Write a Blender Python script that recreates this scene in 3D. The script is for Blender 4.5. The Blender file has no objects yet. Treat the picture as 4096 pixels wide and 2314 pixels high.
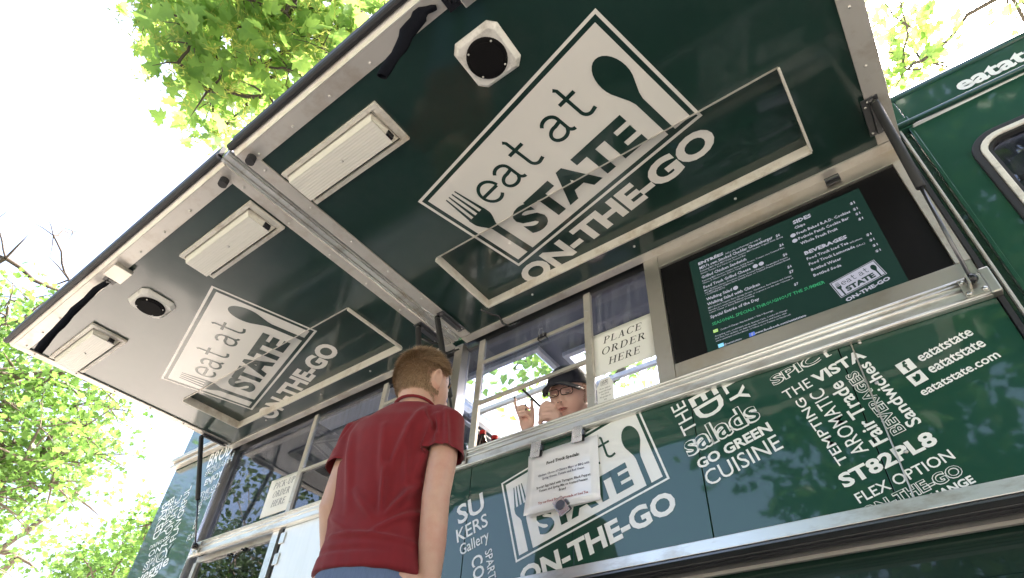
import bpy, bmesh, math, random
from mathutils import Vector, Matrix, noise
C = bpy.context.scene.collection
R_ = math.radians
sc = bpy.context.scene

# ---------------------------------------------------------------- camera
cam = bpy.data.cameras.new('camera'); co = bpy.data.objects.new('camera', cam); C.objects.link(co)
cam.sensor_width = 36; cam.lens = 21.118; cam.shift_y = 0.0508
cam.clip_start = 0.05; cam.clip_end = 1000
M = Matrix(((0.80643822, 0.351575, 0.4754497, 0), (0.58923788, -0.54517861, -0.59630446, -1.72),
            (0.04955927, 0.76103568, -0.64681417, 0.35), (0, 0, 0, 1)))
co.matrix_world = M
sc.camera = co
# ---------------------------------------------------------------- sky, sun, exposure
SUN = Vector((0.2238, 0.5424, 0.8098)).normalized()
w = bpy.data.worlds.new('World'); sc.world = w; w.use_nodes = True
nt = w.node_tree; bg = nt.nodes['Background']
sky = nt.nodes.new('ShaderNodeTexSky'); sky.sky_type = 'NISHITA'; sky.sun_disc = False
sky.sun_elevation = math.asin(SUN.z); sky.sun_rotation = math.atan2(SUN.x, SUN.y)
sky.air_density = 1.0; sky.dust_density = 9.0; sky.ozone_density = 1.0
nt.links.new(sky.outputs[0], bg.inputs[0]); bg.inputs[1].default_value = 0.15
sl = bpy.data.lights.new('sun', 'SUN'); sl.energy = 3.6; sl.angle = R_(0.5); sl.color = (1, 0.95, 0.87)
so = bpy.data.objects.new('sun', sl); C.objects.link(so)
so.rotation_euler = (-SUN).to_track_quat('-Z', 'Y').to_euler()
sc.view_settings.view_transform = 'Standard'; sc.view_settings.look = 'None'
sc.view_settings.gamma = 1; sc.view_settings.use_curve_mapping = False
sc.view_settings.exposure = 2.72
sc.cycles.max_bounces = 8; sc.cycles.transparent_max_bounces = 12

# ---------------------------------------------------------------- materials
def mat(name, col, rough=.5, metal=0, coat=0, var=0, vscale=8, stretch=(1, 1, 1), bump=0, bscale=60, rvar=0,
        emit=None, estr=0, spec=.5, sheen=0, dirt=None, dscale=3, ior=None, coatr=.03, cior=1.5):
    m = bpy.data.materials.new(name); m.use_nodes = True; n = m.node_tree.nodes; l = m.node_tree.links
    b = n['Principled BSDF']
    b.inputs['Base Color'].default_value = (*col, 1); b.inputs['Roughness'].default_value = rough
    b.inputs['Metallic'].default_value = metal; b.inputs['Coat Weight'].default_value = coat
    b.inputs['Coat Roughness'].default_value = coatr; b.inputs['Coat IOR'].default_value = cior
    b.inputs['Specular IOR Level'].default_value = spec
    if ior: b.inputs['IOR'].default_value = ior
    if sheen: b.inputs['Sheen Weight'].default_value = sheen
    if emit: b.inputs['Emission Color'].default_value = (*emit, 1); b.inputs['Emission Strength'].default_value = estr
    if var or bump or rvar or dirt:
        tc = n.new('ShaderNodeTexCoord'); mp = n.new('ShaderNodeMapping'); mp.inputs['Scale'].default_value = stretch
        l.new(tc.outputs['Object'], mp.inputs[0])
    if var:
        t = n.new('ShaderNodeTexNoise'); t.inputs['Scale'].default_value = vscale; t.inputs['Detail'].default_value = 6
        l.new(mp.outputs[0], t.inputs[0])
        mx = n.new('ShaderNodeMix'); mx.data_type = 'RGBA'
        l.new(t.outputs[0], mx.inputs['Factor'])
        mx.inputs['A'].default_value = (*[c * (1 - var) for c in col], 1); mx.inputs['B'].default_value = (*[min(1, c * (1 + var)) for c in col], 1)
        last = mx.outputs['Result']
        if dirt:
            t2 = n.new('ShaderNodeTexNoise'); t2.inputs['Scale'].default_value = dscale; t2.inputs['Detail'].default_value = 9
            t2.inputs['Roughness'].default_value = .7
            l.new(mp.outputs[0], t2.inputs[0]); cr = n.new('ShaderNodeValToRGB')
            cr.color_ramp.elements[0].position = .50; cr.color_ramp.elements[1].position = .76
            l.new(t2.outputs[0], cr.inputs[0])
            m2 = n.new('ShaderNodeMix'); m2.data_type = 'RGBA'; l.new(cr.outputs[0], m2.inputs['Factor'])
            l.new(last, m2.inputs['A']); m2.inputs['B'].default_value = (*dirt, 1); last = m2.outputs['Result']
        l.new(last, b.inputs['Base Color'])
    if rvar:
        t = n.new('ShaderNodeTexNoise'); t.inputs['Scale'].default_value = vscale * 1.7; t.inputs['Detail'].default_value = 8
        l.new(mp.outputs[0], t.inputs[0]); mr = n.new('ShaderNodeMapRange')
        mr.inputs['To Min'].default_value = max(.02, rough - rvar); mr.inputs['To Max'].default_value = rough + rvar
        l.new(t.outputs[0], mr.inputs[0]); l.new(mr.outputs[0], b.inputs['Roughness'])
    if bump:
        t = n.new('ShaderNodeTexNoise'); t.inputs['Scale'].default_value = bscale; t.inputs['Detail'].default_value = 3
        l.new(mp.outputs[0], t.inputs[0]); bp = n.new('ShaderNodeBump'); bp.inputs['Strength'].default_value = bump
        bp.inputs['Distance'].default_value = .002; l.new(t.outputs[0], bp.inputs['Height']); l.new(bp.outputs[0], b.inputs['Normal'])
        if coat: l.new(bp.outputs[0], b.inputs['Coat Normal'])
    return m

def glass_mat(name, tint=(1, 1, 1), ior=1.5, dirt=.03, gain=1.0):
    m = bpy.data.materials.new(name); m.use_nodes = True; n = m.node_tree.nodes; l = m.node_tree.links
    for x in list(n): n.remove(x)
    o = n.new('ShaderNodeOutputMaterial'); tr = n.new('ShaderNodeBsdfTransparent'); tr.inputs[0].default_value = (*tint, 1)
    gl = n.new('ShaderNodeBsdfGlossy'); gl.inputs['Roughness'].default_value = .01
    f0 = ((ior - 1) / (ior + 1)) ** 2 * gain     # thin pane: Schlick reflectance, the same from both sides
    lw = n.new('ShaderNodeLayerWeight'); lw.inputs[0].default_value = .5
    pw = n.new('ShaderNodeMath'); pw.operation = 'POWER'; pw.inputs[1].default_value = 4.5; l.new(lw.outputs['Facing'], pw.inputs[0])
    ma = n.new('ShaderNodeMath'); ma.operation = 'MULTIPLY_ADD'; ma.inputs[1].default_value = 1 - f0; ma.inputs[2].default_value = f0; ma.use_clamp = True
    l.new(pw.outputs[0], ma.inputs[0])
    mx = n.new('ShaderNodeMixShader'); l.new(ma.outputs[0], mx.inputs[0]); l.new(tr.outputs[0], mx.inputs[1]); l.new(gl.outputs[0], mx.inputs[2])
    df = n.new('ShaderNodeBsdfDiffuse'); df.inputs[0].default_value = (.7, .72, .75, 1)
    tc = n.new('ShaderNodeTexCoord'); mp = n.new('ShaderNodeMapping'); mp.inputs['Scale'].default_value = (14, 14, 1.5)
    t = n.new('ShaderNodeTexNoise'); t.inputs['Scale'].default_value = 3; t.inputs['Detail'].default_value = 8
    cr = n.new('ShaderNodeMapRange'); cr.inputs['From Min'].default_value = .45; cr.inputs['From Max'].default_value = .8
    cr.inputs['To Max'].default_value = dirt * 2.5; cr.inputs['To Min'].default_value = dirt * .3
    l.new(tc.outputs['Object'], mp.inputs[0]); l.new(mp.outputs[0], t.inputs[0]); l.new(t.outputs[0], cr.inputs[0])
    m2 = n.new('ShaderNodeMixShader'); l.new(cr.outputs[0], m2.inputs[0]); l.new(mx.outputs[0], m2.inputs[1]); l.new(df.outputs[0], m2.inputs[2])
    l.new(m2.outputs[0], o.inputs[0])
    return m

def leaf_mat(name, col, tcol, mix=.5):
    m = bpy.data.materials.new(name); m.use_nodes = True; n = m.node_tree.nodes; l = m.node_tree.links
    b = n['Principled BSDF']; b.inputs['Roughness'].default_value = .45; b.inputs['Specular IOR Level'].default_value = .35
    tr = n.new('ShaderNodeBsdfTranslucent'); mx = n.new('ShaderNodeMixShader'); mx.inputs[0].default_value = mix
    at = n.new('ShaderNodeAttribute'); at.attribute_name = 'tone'
    tc = n.new('ShaderNodeTexCoord'); t = n.new('ShaderNodeTexNoise'); t.inputs['Scale'].default_value = 2.2; t.inputs['Detail'].default_value = 4
    l.new(tc.outputs['Object'], t.inputs[0])
    for c, dst in ((col, b.inputs['Base Color']), (tcol, tr.inputs[0])):
        cm = n.new('ShaderNodeMix'); cm.data_type = 'RGBA'; l.new(t.outputs[0], cm.inputs['Factor'])
        cm.inputs['A'].default_value = (c[0] * .55, c[1] * .7, c[2] * .8, 1); cm.inputs['B'].default_value = (min(1, c[0] * 1.45), min(1, c[1] * 1.25), c[2], 1)
        l.new(cm.outputs['Result'], dst)
    l.new(b.outputs[0], mx.inputs[1]); l.new(tr.outputs[0], mx.inputs[2]); l.new(mx.outputs[0], n['Material Output'].inputs[0])
    return m

G = {}
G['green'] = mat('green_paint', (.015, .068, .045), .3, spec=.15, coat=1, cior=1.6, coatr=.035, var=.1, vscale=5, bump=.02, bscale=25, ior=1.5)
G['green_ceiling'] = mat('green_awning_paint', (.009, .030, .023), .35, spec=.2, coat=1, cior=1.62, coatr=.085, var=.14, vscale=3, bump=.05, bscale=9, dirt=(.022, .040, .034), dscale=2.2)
G['green_dark'] = mat('dark_green_paint', (.008, .03, .022), .25, coat=.7, var=.15, bump=.03, bscale=12)
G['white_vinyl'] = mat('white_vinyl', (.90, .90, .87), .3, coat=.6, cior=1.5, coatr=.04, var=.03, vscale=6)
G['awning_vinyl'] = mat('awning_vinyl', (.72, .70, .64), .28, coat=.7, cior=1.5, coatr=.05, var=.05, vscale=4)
G['green_vinyl'] = mat('green_vinyl', (.015, .068, .045), .3, spec=.15, coat=1, coatr=.035, cior=1.6)
G['alu'] = mat('brushed_aluminium', (.80, .79, .75), .36, metal=.9, var=.04, vscale=3, stretch=(1, 3, 3), rvar=.05, dirt=(.45, .38, .3), dscale=5)
G['trim'] = mat('satin_aluminium_trim', (.60, .57, .52), .42, metal=.55, var=.08, vscale=4, rvar=.08, dirt=(.42, .35, .28), dscale=6)
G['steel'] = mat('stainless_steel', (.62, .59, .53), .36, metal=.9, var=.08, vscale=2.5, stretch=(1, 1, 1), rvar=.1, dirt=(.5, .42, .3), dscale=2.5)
G['steel_dark'] = mat('dark_steel', (.16, .16, .17), .35, metal=.9, var=.2, vscale=6, rvar=.1)  # darker steel for jambs, ledge underside, floor and small fittings
G['steel_bright'] = mat('polished_steel_door', (.92, .92, .90), .42, metal=.55, var=.06, vscale=4, stretch=(9, 9, 1), rvar=.12)
G['rubber'] = mat('black_rubber', (.018, .018, .02), .6, var=.35, vscale=14, bump=.2, bscale=60)
G['black'] = mat('black_gloss', (.012, .012, .014), .25, var=.1)
G['cloth_black'] = mat('black_sleeve_cloth', (.005, .0055, .009), .9, spec=.12, var=.3, vscale=50, bump=.4, bscale=300)
G['lens'] = mat('ribbed_lamp_lens', (.72, .70, .62), .35, var=.06, vscale=4, stretch=(1, 8, 8))
G['lampframe'] = mat('cream_lamp_frame', (.66, .63, .55), .4, var=.08, vscale=7, dirt=(.3, .22, .14), dscale=7)
G['white_metal'] = mat('white_painted_metal', (.72, .70, .64), .4, var=.06, vscale=9, dirt=(.25, .22, .18), dscale=12)
G['grille'] = mat('speaker_grille', (.006, .0055, .006), .8, spec=.12, var=.3, vscale=60)
G['screen_black'] = mat('screen_glass_black', (.006, .006, .007), .35, spec=.2)
G['screen_green'] = mat('screen_green', (.008, .022, .019), .4, spec=.15, emit=(.014, .045, .036), estr=.07)
G['menu_white'] = mat('menu_white', (.14, .14, .17), .4, emit=(.55, .56, .68), estr=.10)
G['menu_green'] = mat('menu_green', (.03, .25, .12), .4, emit=(.04, .35, .16), estr=.06)
G['paper'] = mat('paper', (.88, .87, .84), .6, var=.02, vscale=9)
G['plastic'] = mat('clear_sleeve', (.92, .92, .95), .12, coat=1, coatr=.03, var=.02, bump=.5, bscale=7)
G['ink'] = mat('black_ink', (.015, .015, .015), .6)
G['ink_grey'] = mat('grey_ink', (.10, .10, .16), .6)
G['ink_red'] = mat('red_ink', (.35, .03, .03), .6)
G['chrome'] = mat('chrome', (.85, .85, .87), .18, metal=.85, var=.04)
G['bolt'] = mat('bolt_steel', (.6, .58, .55), .3, metal=1)
G['glass'] = glass_mat('window_glass', (.80, .85, .97), 1.5, .045, 1.5)
G['glass_tint'] = glass_mat('tinted_window_glass', (.55, .58, .66), 1.5, .02, 2.4)
G['interior'] = mat('interior_panel', (.13, .14, .19), .4, metal=.25, var=.08, vscale=3)
G['interior_white'] = mat('interior_white', (.75, .76, .78), .4, var=.04)
G['skin'] = mat('skin', (.60, .36, .26), .48, var=.12, vscale=22, dirt=(.56, .25, .18), dscale=4.5, bump=.12, bscale=160)
G['skin_f'] = mat('skin_pink', (.68, .43, .36), .42, var=.10, vscale=24, bump=.08, bscale=160)
G['shirt'] = mat('crimson_cotton', (.185, .005, .010), .85, var=.14, vscale=38, bump=.35, bscale=650, sheen=.12)
G['jeans'] = mat('denim', (.12, .17, .28), .8, var=.25, vscale=60, stretch=(6, 6, .6), bump=.5, bscale=300)
G['navy'] = mat('navy_cotton', (.008, .010, .022), .8, var=.2, vscale=60, bump=.3, bscale=400, sheen=.1)
G['hair'] = mat('light_brown_hair', (.34, .21, .115), .45, var=.35, vscale=50)
G['hair_dark'] = mat('dark_brown_hair', (.21, .125, .065), .6, var=.4, vscale=90)
G['hair_light'] = mat('sandy_hair', (.55, .38, .23), .4, var=.3, vscale=50)
G['hair2'] = mat('blond_hair', (.30, .18, .10), .5, var=.3, vscale=50)
G['lip'] = mat('lip', (.46, .15, .13), .4)
G['eye'] = mat('eye_white', (.55, .52, .5), .2)
G['iris'] = mat('iris_dark', (.05, .06, .07), .2)
G['nail'] = mat('dark_nail', (.02, .05, .05), .2, coat=1)
G['red'] = mat('red_cap_plastic', (.5, .012, .012), .3)
G['cola'] = mat('cola', (.02, .006, .004), .08, coat=1)
G['pet'] = glass_mat('teal_plastic', (.35, .62, .6), 1.45, .12, 2.0)
G['label_red'] = mat('red_label', (.40, .01, .015), .35)
G['label_grey'] = mat('grey_label', (.35, .37, .36), .4)
G['bark'] = mat('bark', (.14, .11, .085), .9, var=.35, vscale=14, stretch=(1, 1, .25), bump=.9, bscale=30)
G['twig'] = mat('dark_twig', (.06, .045, .035), .9, var=.3, vscale=14)
G['leaf_near'] = leaf_mat('maple_leaf_near', (.09, .19, .045), (.33, .52, .12), .55)
G['leaf_far'] = leaf_mat('tree_leaf_far', (.075, .15, .035), (.20, .38, .08), .45)
G['leaf_dark'] = leaf_mat('tree_leaf_darkened', (.028, .060, .014), (.06, .12, .02), .3)  # leaf colour darkened so the sunlit trees mirror dark in the glossy paint
G['samara'] = leaf_mat('maple_seed', (.22, .26, .06), (.55, .6, .15), .5)
G['concrete'] = mat('pale_concrete', (.33, .305, .28), .85, var=.12, vscale=3, dirt=(.30, .28, .26), dscale=.8, bump=.3, bscale=120)
G['asphalt'] = mat('asphalt', (.15, .145, .138), .9, var=.3, vscale=30, bump=.5, bscale=200)
G['grass'] = mat('lawn', (.07, .12, .03), .9, var=.4, vscale=5)
G['brick'] = mat('pale_brick_wall', (.42, .35, .30), .85, var=.15, vscale=2)
G['windowdark'] = mat('dark_pane', (.03, .035, .04), .1)
G['fb_blue'] = mat('icon_blue', (.05, .09, .35), .4, emit=(.08, .14, .5), estr=.15)
G['tw_blue'] = mat('icon_sky_blue', (.15, .4, .6), .4, emit=(.2, .5, .7), estr=.15)
G['yellowgreen'] = mat('icon_yellow_green', (.25, .4, .1), .4, emit=(.3, .5, .12), estr=.15)

# ---------------------------------------------------------------- mesh builder
class MB:
    def __init__(s): s.v = []; s.f = []
    def add(s, vs, fs):
        b = len(s.v); s.v += [Vector(p) for p in vs]; s.f += [tuple(b + i for i in f) for f in fs]; return s
    def box(s, x0, x1, y0, y1, z0, z1, fn=None):
        vs = [(x0, y0, z0), (x1, y0, z0), (x1, y1, z0), (x0, y1, z0), (x0, y0, z1), (x1, y0, z1), (x1, y1, z1), (x0, y1, z1)]
        if fn: vs = [fn(*p) for p in vs]
        return s.add(vs, [(0, 3, 2, 1), (4, 5, 6, 7), (0, 1, 5, 4), (1, 2, 6, 5), (2, 3, 7, 6), (3, 0, 4, 7)])
    def tube(s, pts, rad, n=8, cap=True, flat=1.0, up=None):
        pts = [Vector(p) for p in pts]
        if not hasattr(rad, '__len__'): rad = [rad] * len(pts)
        rings = []; prev = None
        for i, p in enumerate(pts):
            d = (pts[min(i + 1, len(pts) - 1)] - pts[max(i - 1, 0)])
            d = d.normalized() if d.length > 1e-9 else Vector((0, 0, 1))
            a = up if up is not None else (prev if prev is not None else (Vector((0, 0, 1)) if abs(d.z) < .9 else Vector((1, 0, 0))))
            a = Vector(a); x = (a - d * a.dot(d)).normalized(); y = d.cross(x); prev = x
            b = len(s.v)
            for k in range(n):
                t = 2 * math.pi * k / n; s.v.append(p + x * (math.cos(t) * rad[i]) + y * (math.sin(t) * rad[i] * flat))
            rings.append(b)
        for i in range(len(rings) - 1):
            a, b = rings[i], rings[i + 1]
            for k in range(n):
                s.f.append((a + k, a + (k + 1) % n, b + (k + 1) % n, b + k))
        if cap:
            s.f.append(tuple(rings[0] + k for k in reversed(range(n)))); s.f.append(tuple(rings[-1] + k for k in range(n)))
        return s
    def loft(s, rings, n=24):
        """rings: (centre, xaxis, yaxis, rx, ry, power)"""
        bs = []
        for c, xa, ya, rx, ry, pw in rings:
            b = len(s.v); bs.append(b)
            for k in range(n):
                t = 2 * math.pi * k / n; ct, st = math.cos(t), math.sin(t)
                e = 2 / pw
                s.v.append(Vector(c) + Vector(xa) * (rx * math.copysign(abs(ct) ** e, ct)) + Vector(ya) * (ry * math.copysign(abs(st) ** e, st)))
        for i in range(len(bs) - 1):
            a, b = bs[i], bs[i + 1]
            for k in range(n): s.f.append((a + k, a + (k + 1) % n, b + (k + 1) % n, b + k))
        s.f.append(tuple(bs[0] + k for k in reversed(range(n)))); s.f.append(tuple(bs[-1] + k for k in range(n)))
        return s
    def ball(s, c, r, n=10, m=7, sc_=(1, 1, 1)):
        c = Vector(c); vs = [c + Vector((0, 0, r * sc_[2]))]
        for i in range(1, m):
            a = math.pi * i / m
            for k in range(n):
                t = 2 * math.pi * k / n
                vs.append(c + Vector((r * math.sin(a) * math.cos(t) * sc_[0], r * math.sin(a) * math.sin(t) * sc_[1], r * math.cos(a) * sc_[2])))
        vs.append(c - Vector((0, 0, r * sc_[2]))); fs = []
        for k in range(n): fs.append((0, 1 + k, 1 + (k + 1) % n)); fs.append((len(vs) - 1, 1 + (m - 2) * n + (k + 1) % n, 1 + (m - 2) * n + k))
        for i in range(m - 2):
            for k in range(n):
                a = 1 + i * n; b = a + n; fs.append((a + k, b + k, b + (k + 1) % n, a + (k + 1) % n))
        return s.add(vs, fs)
    def prism(s, poly, fn, d0, d1):
        n = len(poly); a = [fn(x, y, d0) for x, y in poly]; b = [fn(x, y, d1) for x, y in poly]
        return s.add(a + b, [tuple(range(n)), tuple(reversed(range(n, 2 * n)))] + [(i, n + i, n + (i + 1) % n, (i + 1) % n) for i in range(n)])
    def mesh(s, name):
        me = bpy.data.meshes.new(name); me.from_pydata([tuple(p) for p in s.v], [], s.f); me.update()
        bm = bmesh.new(); bm.from_mesh(me); bmesh.ops.recalc_face_normals(bm, faces=bm.faces); bm.to_mesh(me); bm.free()
        return me

def worldloc(p):
    v = Vector((0, 0, 0))
    while p is not None: v += p.location; p = p.parent
    return v
def obj(name, mb, m, parent=None, bevel=0, smooth=False, kind=None, label=None):
    me = mb.mesh(name) if isinstance(mb, MB) else mb
    if m is not None and not me.materials: me.materials.append(m)
    o = bpy.data.objects.new(name, me); C.objects.link(o)
    if parent is not None:
        o.parent = parent; o.location = -worldloc(parent)
    if bevel:
        b = o.modifiers.new('bevel', 'BEVEL'); b.width = bevel; b.segments = 2; b.limit_method = 'ANGLE'
    if smooth:
        for p in me.polygons: p.use_smooth = True
    if kind: o['kind'] = kind
    if label: o['label'] = label
    return o
def thing(name, label, cat, loc=(0, 0, 0), group=None):
    o = bpy.data.objects.new(name, None); C.objects.link(o); o.location = loc; o.empty_display_size = .1
    o['label'] = label; o['category'] = cat
    if group: o['group'] = group
    return o
def tag(o, label, cat, group=None):
    o['label'] = label; o['category'] = cat
    if group: o['group'] = group
    return o
def recentre(o, loc):
    loc = Vector(loc)
    o.data.transform(Matrix.Translation(-loc)); o.location = loc; return o

# ---------------------------------------------------------------- text
_tc = {}
STY = {'n': (.002, 1), 'm': (.010, 1), 'b': (.019, 1), 'B': (.036, 1), 'g': (.006, 1), 's': (0, 1)}
def text_flat(s, off=0.0, res=2, space=1.0):
    """vertices (x, y) and triangles of a word, x from 0 to 1 wide, y scaled so the tallest letter is 1"""
    k = (s, off, res, space)
    if k in _tc: return _tc[k]
    cu = bpy.data.curves.new('t', 'FONT'); cu.body = s; cu.size = 1; cu.offset = off; cu.resolution_u = res; cu.space_character = space
    cu.dimensions = '2D'; cu.fill_mode = 'FRONT'
    o = bpy.data.objects.new('t', cu); C.objects.link(o)
    dg = bpy.context.evaluated_depsgraph_get(); dg.update()
    me = bpy.data.meshes.new_from_object(o.evaluated_get(dg))
    vs = [(v.co.x, v.co.y) for v in me.vertices]; fs = [tuple(p.vertices) for p in me.polygons]
    x0 = min(v[0] for v in vs); x1 = max(v[0] for v in vs); y1 = max(v[1] for v in vs)
    vs = [((x - x0) / (x1 - x0), y / y1) for x, y in vs]
    bpy.data.objects.remove(o); bpy.data.curves.remove(cu); bpy.data.meshes.remove(me)
    _tc[k] = (vs, fs); return _tc[k]
def place_text(mb, fn, s, x, y, ang, wd, h, off=0.0, res=2, d=0.0, space=1.0, shear=0.0):
    vs, fs = text_flat(s, off, res, space); c, si = math.cos(R_(ang)), math.sin(R_(ang))
    pts = []
    for a, b in vs:
        a = a * wd + b * h * shear; b *= h; pts.append(fn(x + a * c - b * si, y + a * si + b * c, d))
    mb.add(pts, fs)

# serif capitals for the two order signs: strokes and bowls in a 1-high box
def serif_glyph(ch):
    P = []; T, t, S = .13, .05, .045
    def rect(a, b, c, d): P.append([(a, b), (c, b), (c, d), (a, d)])
    def line(x0, y0, x1, y1, w): P.append([(x0 - w / 2, y0), (x0 + w / 2, y0), (x1 + w / 2, y1), (x1 - w / 2, y1)])
    def arc(cx, cy, rx, ry, ts, tt, a0, a1, n=16):
        for i in range(n):
            q = []
            for a, k in ((a0 + (a1 - a0) * i / n, 0), (a0 + (a1 - a0) * (i + 1) / n, 0), (a0 + (a1 - a0) * (i + 1) / n, 1), (a0 + (a1 - a0) * i / n, 1)):
                a = R_(a); q.append((cx + (rx - ts * k) * math.cos(a), cy + (ry - tt * k) * math.sin(a)))
            P.append(q)
    def stem(x, both=True): rect(x, 0, x + T, 1); rect(x - .09, 0, x + T + .09, S); rect(x - .09, 1 - S, x + T + .09, 1)
    w = .7
    if ch == 'I': stem(.1); w = .33
    if ch == 'L': stem(.1); rect(.1, 0, .62, t); line(.60, t, .66, .22, .05); w = .68
    if ch == 'E': stem(.1); rect(.1, 0, .62, t); rect(.1, 1 - t, .60, 1); rect(.2, .5, .5, .55); rect(.48, .42, .52, .63); line(.60, t, .66, .22, .05); line(.58, 1 - t, .61, .8, .05); w = .68
    if ch == 'H': stem(.1); stem(.62); rect(.2, .49, .65, .54); w = .86
    if ch == 'P': stem(.1); arc(.32, .74, .30, .26, .12, .05, -90, 90); rect(.2, .95, .34, 1); rect(.2, .48, .34, .53); w = .66
    if ch == 'R': stem(.1); arc(.32, .76, .28, .24, .12, .05, -90, 90); rect(.2, .95, .34, 1); rect(.2, .52, .34, .57); line(.66, 0, .38, .54, .14); rect(.60, 0, .82, S); w = .78
    if ch == 'D': stem(.1); arc(.36, .5, .40, .5, .13, .05, -90, 90); rect(.2, .95, .38, 1); rect(.2, 0, .38, .05); w = .82
    if ch == 'O': arc(.42, .5, .40, .515, .13, .045, 0, 360, 28); w = .86
    if ch == 'C': arc(.42, .5, .40, .515, .13, .045, 40, 320, 22); rect(.68, .72, .73, .98); w = .76
    if ch == 'A': line(.60, 0, .34, 1, .14); line(.12, 0, .36, 1, .055); rect(.22, .30, .54, .35); rect(.0, 0, .24, S); rect(.48, 0, .76, S); w = .78
    if ch == 'K': stem(.1); line(.24, .42, .60, 1, .06); line(.66, 0, .34, .58, .14); rect(.56, 0, .80, S); rect(.48, 1 - S, .72, 1); w = .78
    if ch == 'U': rect(.1, .3, .23, 1); rect(.62, .3, .67, 1); arc(.385, .3, .285, .31, .09, .08, 180, 360); rect(.01, 1 - S, .32, 1); rect(.52, 1 - S, .77, 1); w = .80
    if ch == '-': rect(.02, .36, .30, .43); w = .36
    if ch == ' ': w = .4
    return P, w
def serif_text(mb, fn, s, xc, y, h, wd, d, shear=.18):
    gl = [serif_glyph(c) for c in s]; tot = sum(g[1] for g in gl) + .12 * (len(s) - 1); k = wd / (tot * h); x = 0; q = 0
    for P, gw in gl:
        for poly in P:
            q += 1
            pts = [fn(xc - wd / 2 + (x + a + b * shear) * h * k, y + b * h, d + q * 2e-6) for a, b in poly]
            mb.add(pts, [tuple(range(len(pts)))])
        x += gw + .12
WALL_TEXT = [  # string, weight, x, z, angle, width, cap height
 ('eatatstate', 'b', 0.1043, 1.4559, 14.3, 0.1466, 0.0261),
 ('eatatstate', 'b', 0.115, 1.4107, 13.9, 0.1473, 0.0272),
 ('eatatstate.com', 'b', 0.0735, 1.3504, 14.1, 0.2052, 0.0213),
 ('Sandwiches', 'b', 0.0442, 1.2764, 103.3, 0.2416, 0.0358),
 ('BEVERAGES', 'o', 0.0013, 1.265, 104.2, 0.2351, 0.034),
 ('Fair Trade', 'b', -0.0452, 1.2499, 106.1, 0.2326, 0.0423),
 ('AROMATIC', 'n', -0.0985, 1.2338, 104.5, 0.243, 0.0425),
 ('TEMPTING', 'm', -0.1555, 1.2156, 102.8, 0.2483, 0.0276),
 ('ST82PL8', 'B', -0.1868, 1.1445, 15.1, 0.2557, 0.0409),
 ('FLEX OPTION', 'm', -0.1643, 1.0939, 16.0, 0.2514, 0.029),
 ('ON-THE-GO', 'o', -0.1615, 1.0507, 15.6, 0.2526, 0.0306),
 ('CHANGE', 'B', -0.0218, 1.0578, 16.4, 0.1212, 0.0203),
 ('SPICY', 'o', -0.2893, 1.5264, 13.5, 0.2197, 0.036),
 ('THE', 'n', -0.2635, 1.4615, 15.2, 0.0873, 0.0349),
 ('VISTA', 'B', -0.1691, 1.487, 15.3, 0.1596, 0.0358),
 ('THE', 'n', -0.5555, 1.4522, 104.5, 0.1339, 0.051),
 ('ED', 'b', -0.5689, 1.5775, -70.4, 0.1066, 0.0996),
 ('LY', 'b', -0.448, 1.5863, -74.0, 0.0935, 0.0604),
 ('salads', 'o', -0.6017, 1.3626, 14.7, 0.2615, 0.0767),
 ('GO GREEN', 'B', -0.5727, 1.3083, 14.9, 0.2542, 0.0347),
 ('CUISINE', 'n', -0.5521, 1.2424, 14.8, 0.2513, 0.0532),
 ('ON-THE-GO', 'B', -1.2557, 1.0377, 15.4, 0.6173, 0.0744),
 ('SU', 'b', -1.5852, 1.3408, 7.8, 0.1381, 0.0839),
 ('KERS', 'm', -1.5801, 1.2651, 11.6, 0.1569, 0.057),
 ('Gallery', 'm', -1.5561, 1.2098, 6.3, 0.144, 0.0456),
 ('CO', 'b', -1.4986, 1.1898, -65.3, 0.0931, 0.0514),
 ('SPART', 'm', -1.4346, 1.2038, -71.4, 0.1172, 0.0329),
 ('BAKED', 'm', -4.4373, 2.0983, -73.2, 0.2956, 0.0851),
 ('FRESHLY', 'm', -4.3699, 2.1173, -70.1, 0.301, 0.0655),
 ('AROMATIC', 'n', -4.0969, 1.7463, 105.7, 0.3913, 0.0766),
 ('FLAVORFUL', 'm', -4.0166, 1.7703, 104.3, 0.4126, 0.068),
 ('DINING', 'm', -4.3374, 1.7567, 10.4, 0.1426, 0.0307),
 ('ON', 'm', -4.3062, 1.6987, 4.7, 0.1417, 0.045),
 ('SPICY', 'o', -4.2923, 1.5993, 14.2, 0.2951, 0.0805),
 ('veggie', 'b', -4.3029, 1.5204, 14.1, 0.329, 0.0727),
 ('FLAV', 'm', -3.8579, 1.7203, 13.7, 0.0946, 0.0408),
 ('SNACKS', 'm', -3.8913, 1.9694, -74.2, 0.1837, 0.0333),
 ('ENJOY', 'b', -3.9336, 2.1171, 5.5, 0.1888, 0.0493),
 ('THE GO', 'm', -3.927, 2.0331, 5.8, 0.2017, 0.0358),
 ('MACS', 'o', -3.9313, 1.9789, 5.3, 0.1942, 0.0479),
 ('BROD', 'b', -4.0053, 2.2691, 2.1, 0.2796, 0.1164),
 ('SQUASH', 'o', -3.9833, 2.2, 0.4, 0.3041, 0.0616),
]
BIRD = [(0.0813, 1.4235), (0.0846, 1.4217), (0.0875, 1.4193), (0.0874, 1.4134), (0.0857, 1.4059), (0.0813, 1.4), (0.0749, 1.3974), (0.07, 1.3986), (0.0727, 1.4017), (0.0688, 1.4049), (0.0715, 1.4069), (0.0676, 1.4101), (0.0704, 1.4121), (0.0662, 1.4149), (0.0703, 1.4156), (0.0662, 1.4185), (0.0725, 1.4171), (0.0762, 1.4156), (0.0782, 1.4207)]
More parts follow.
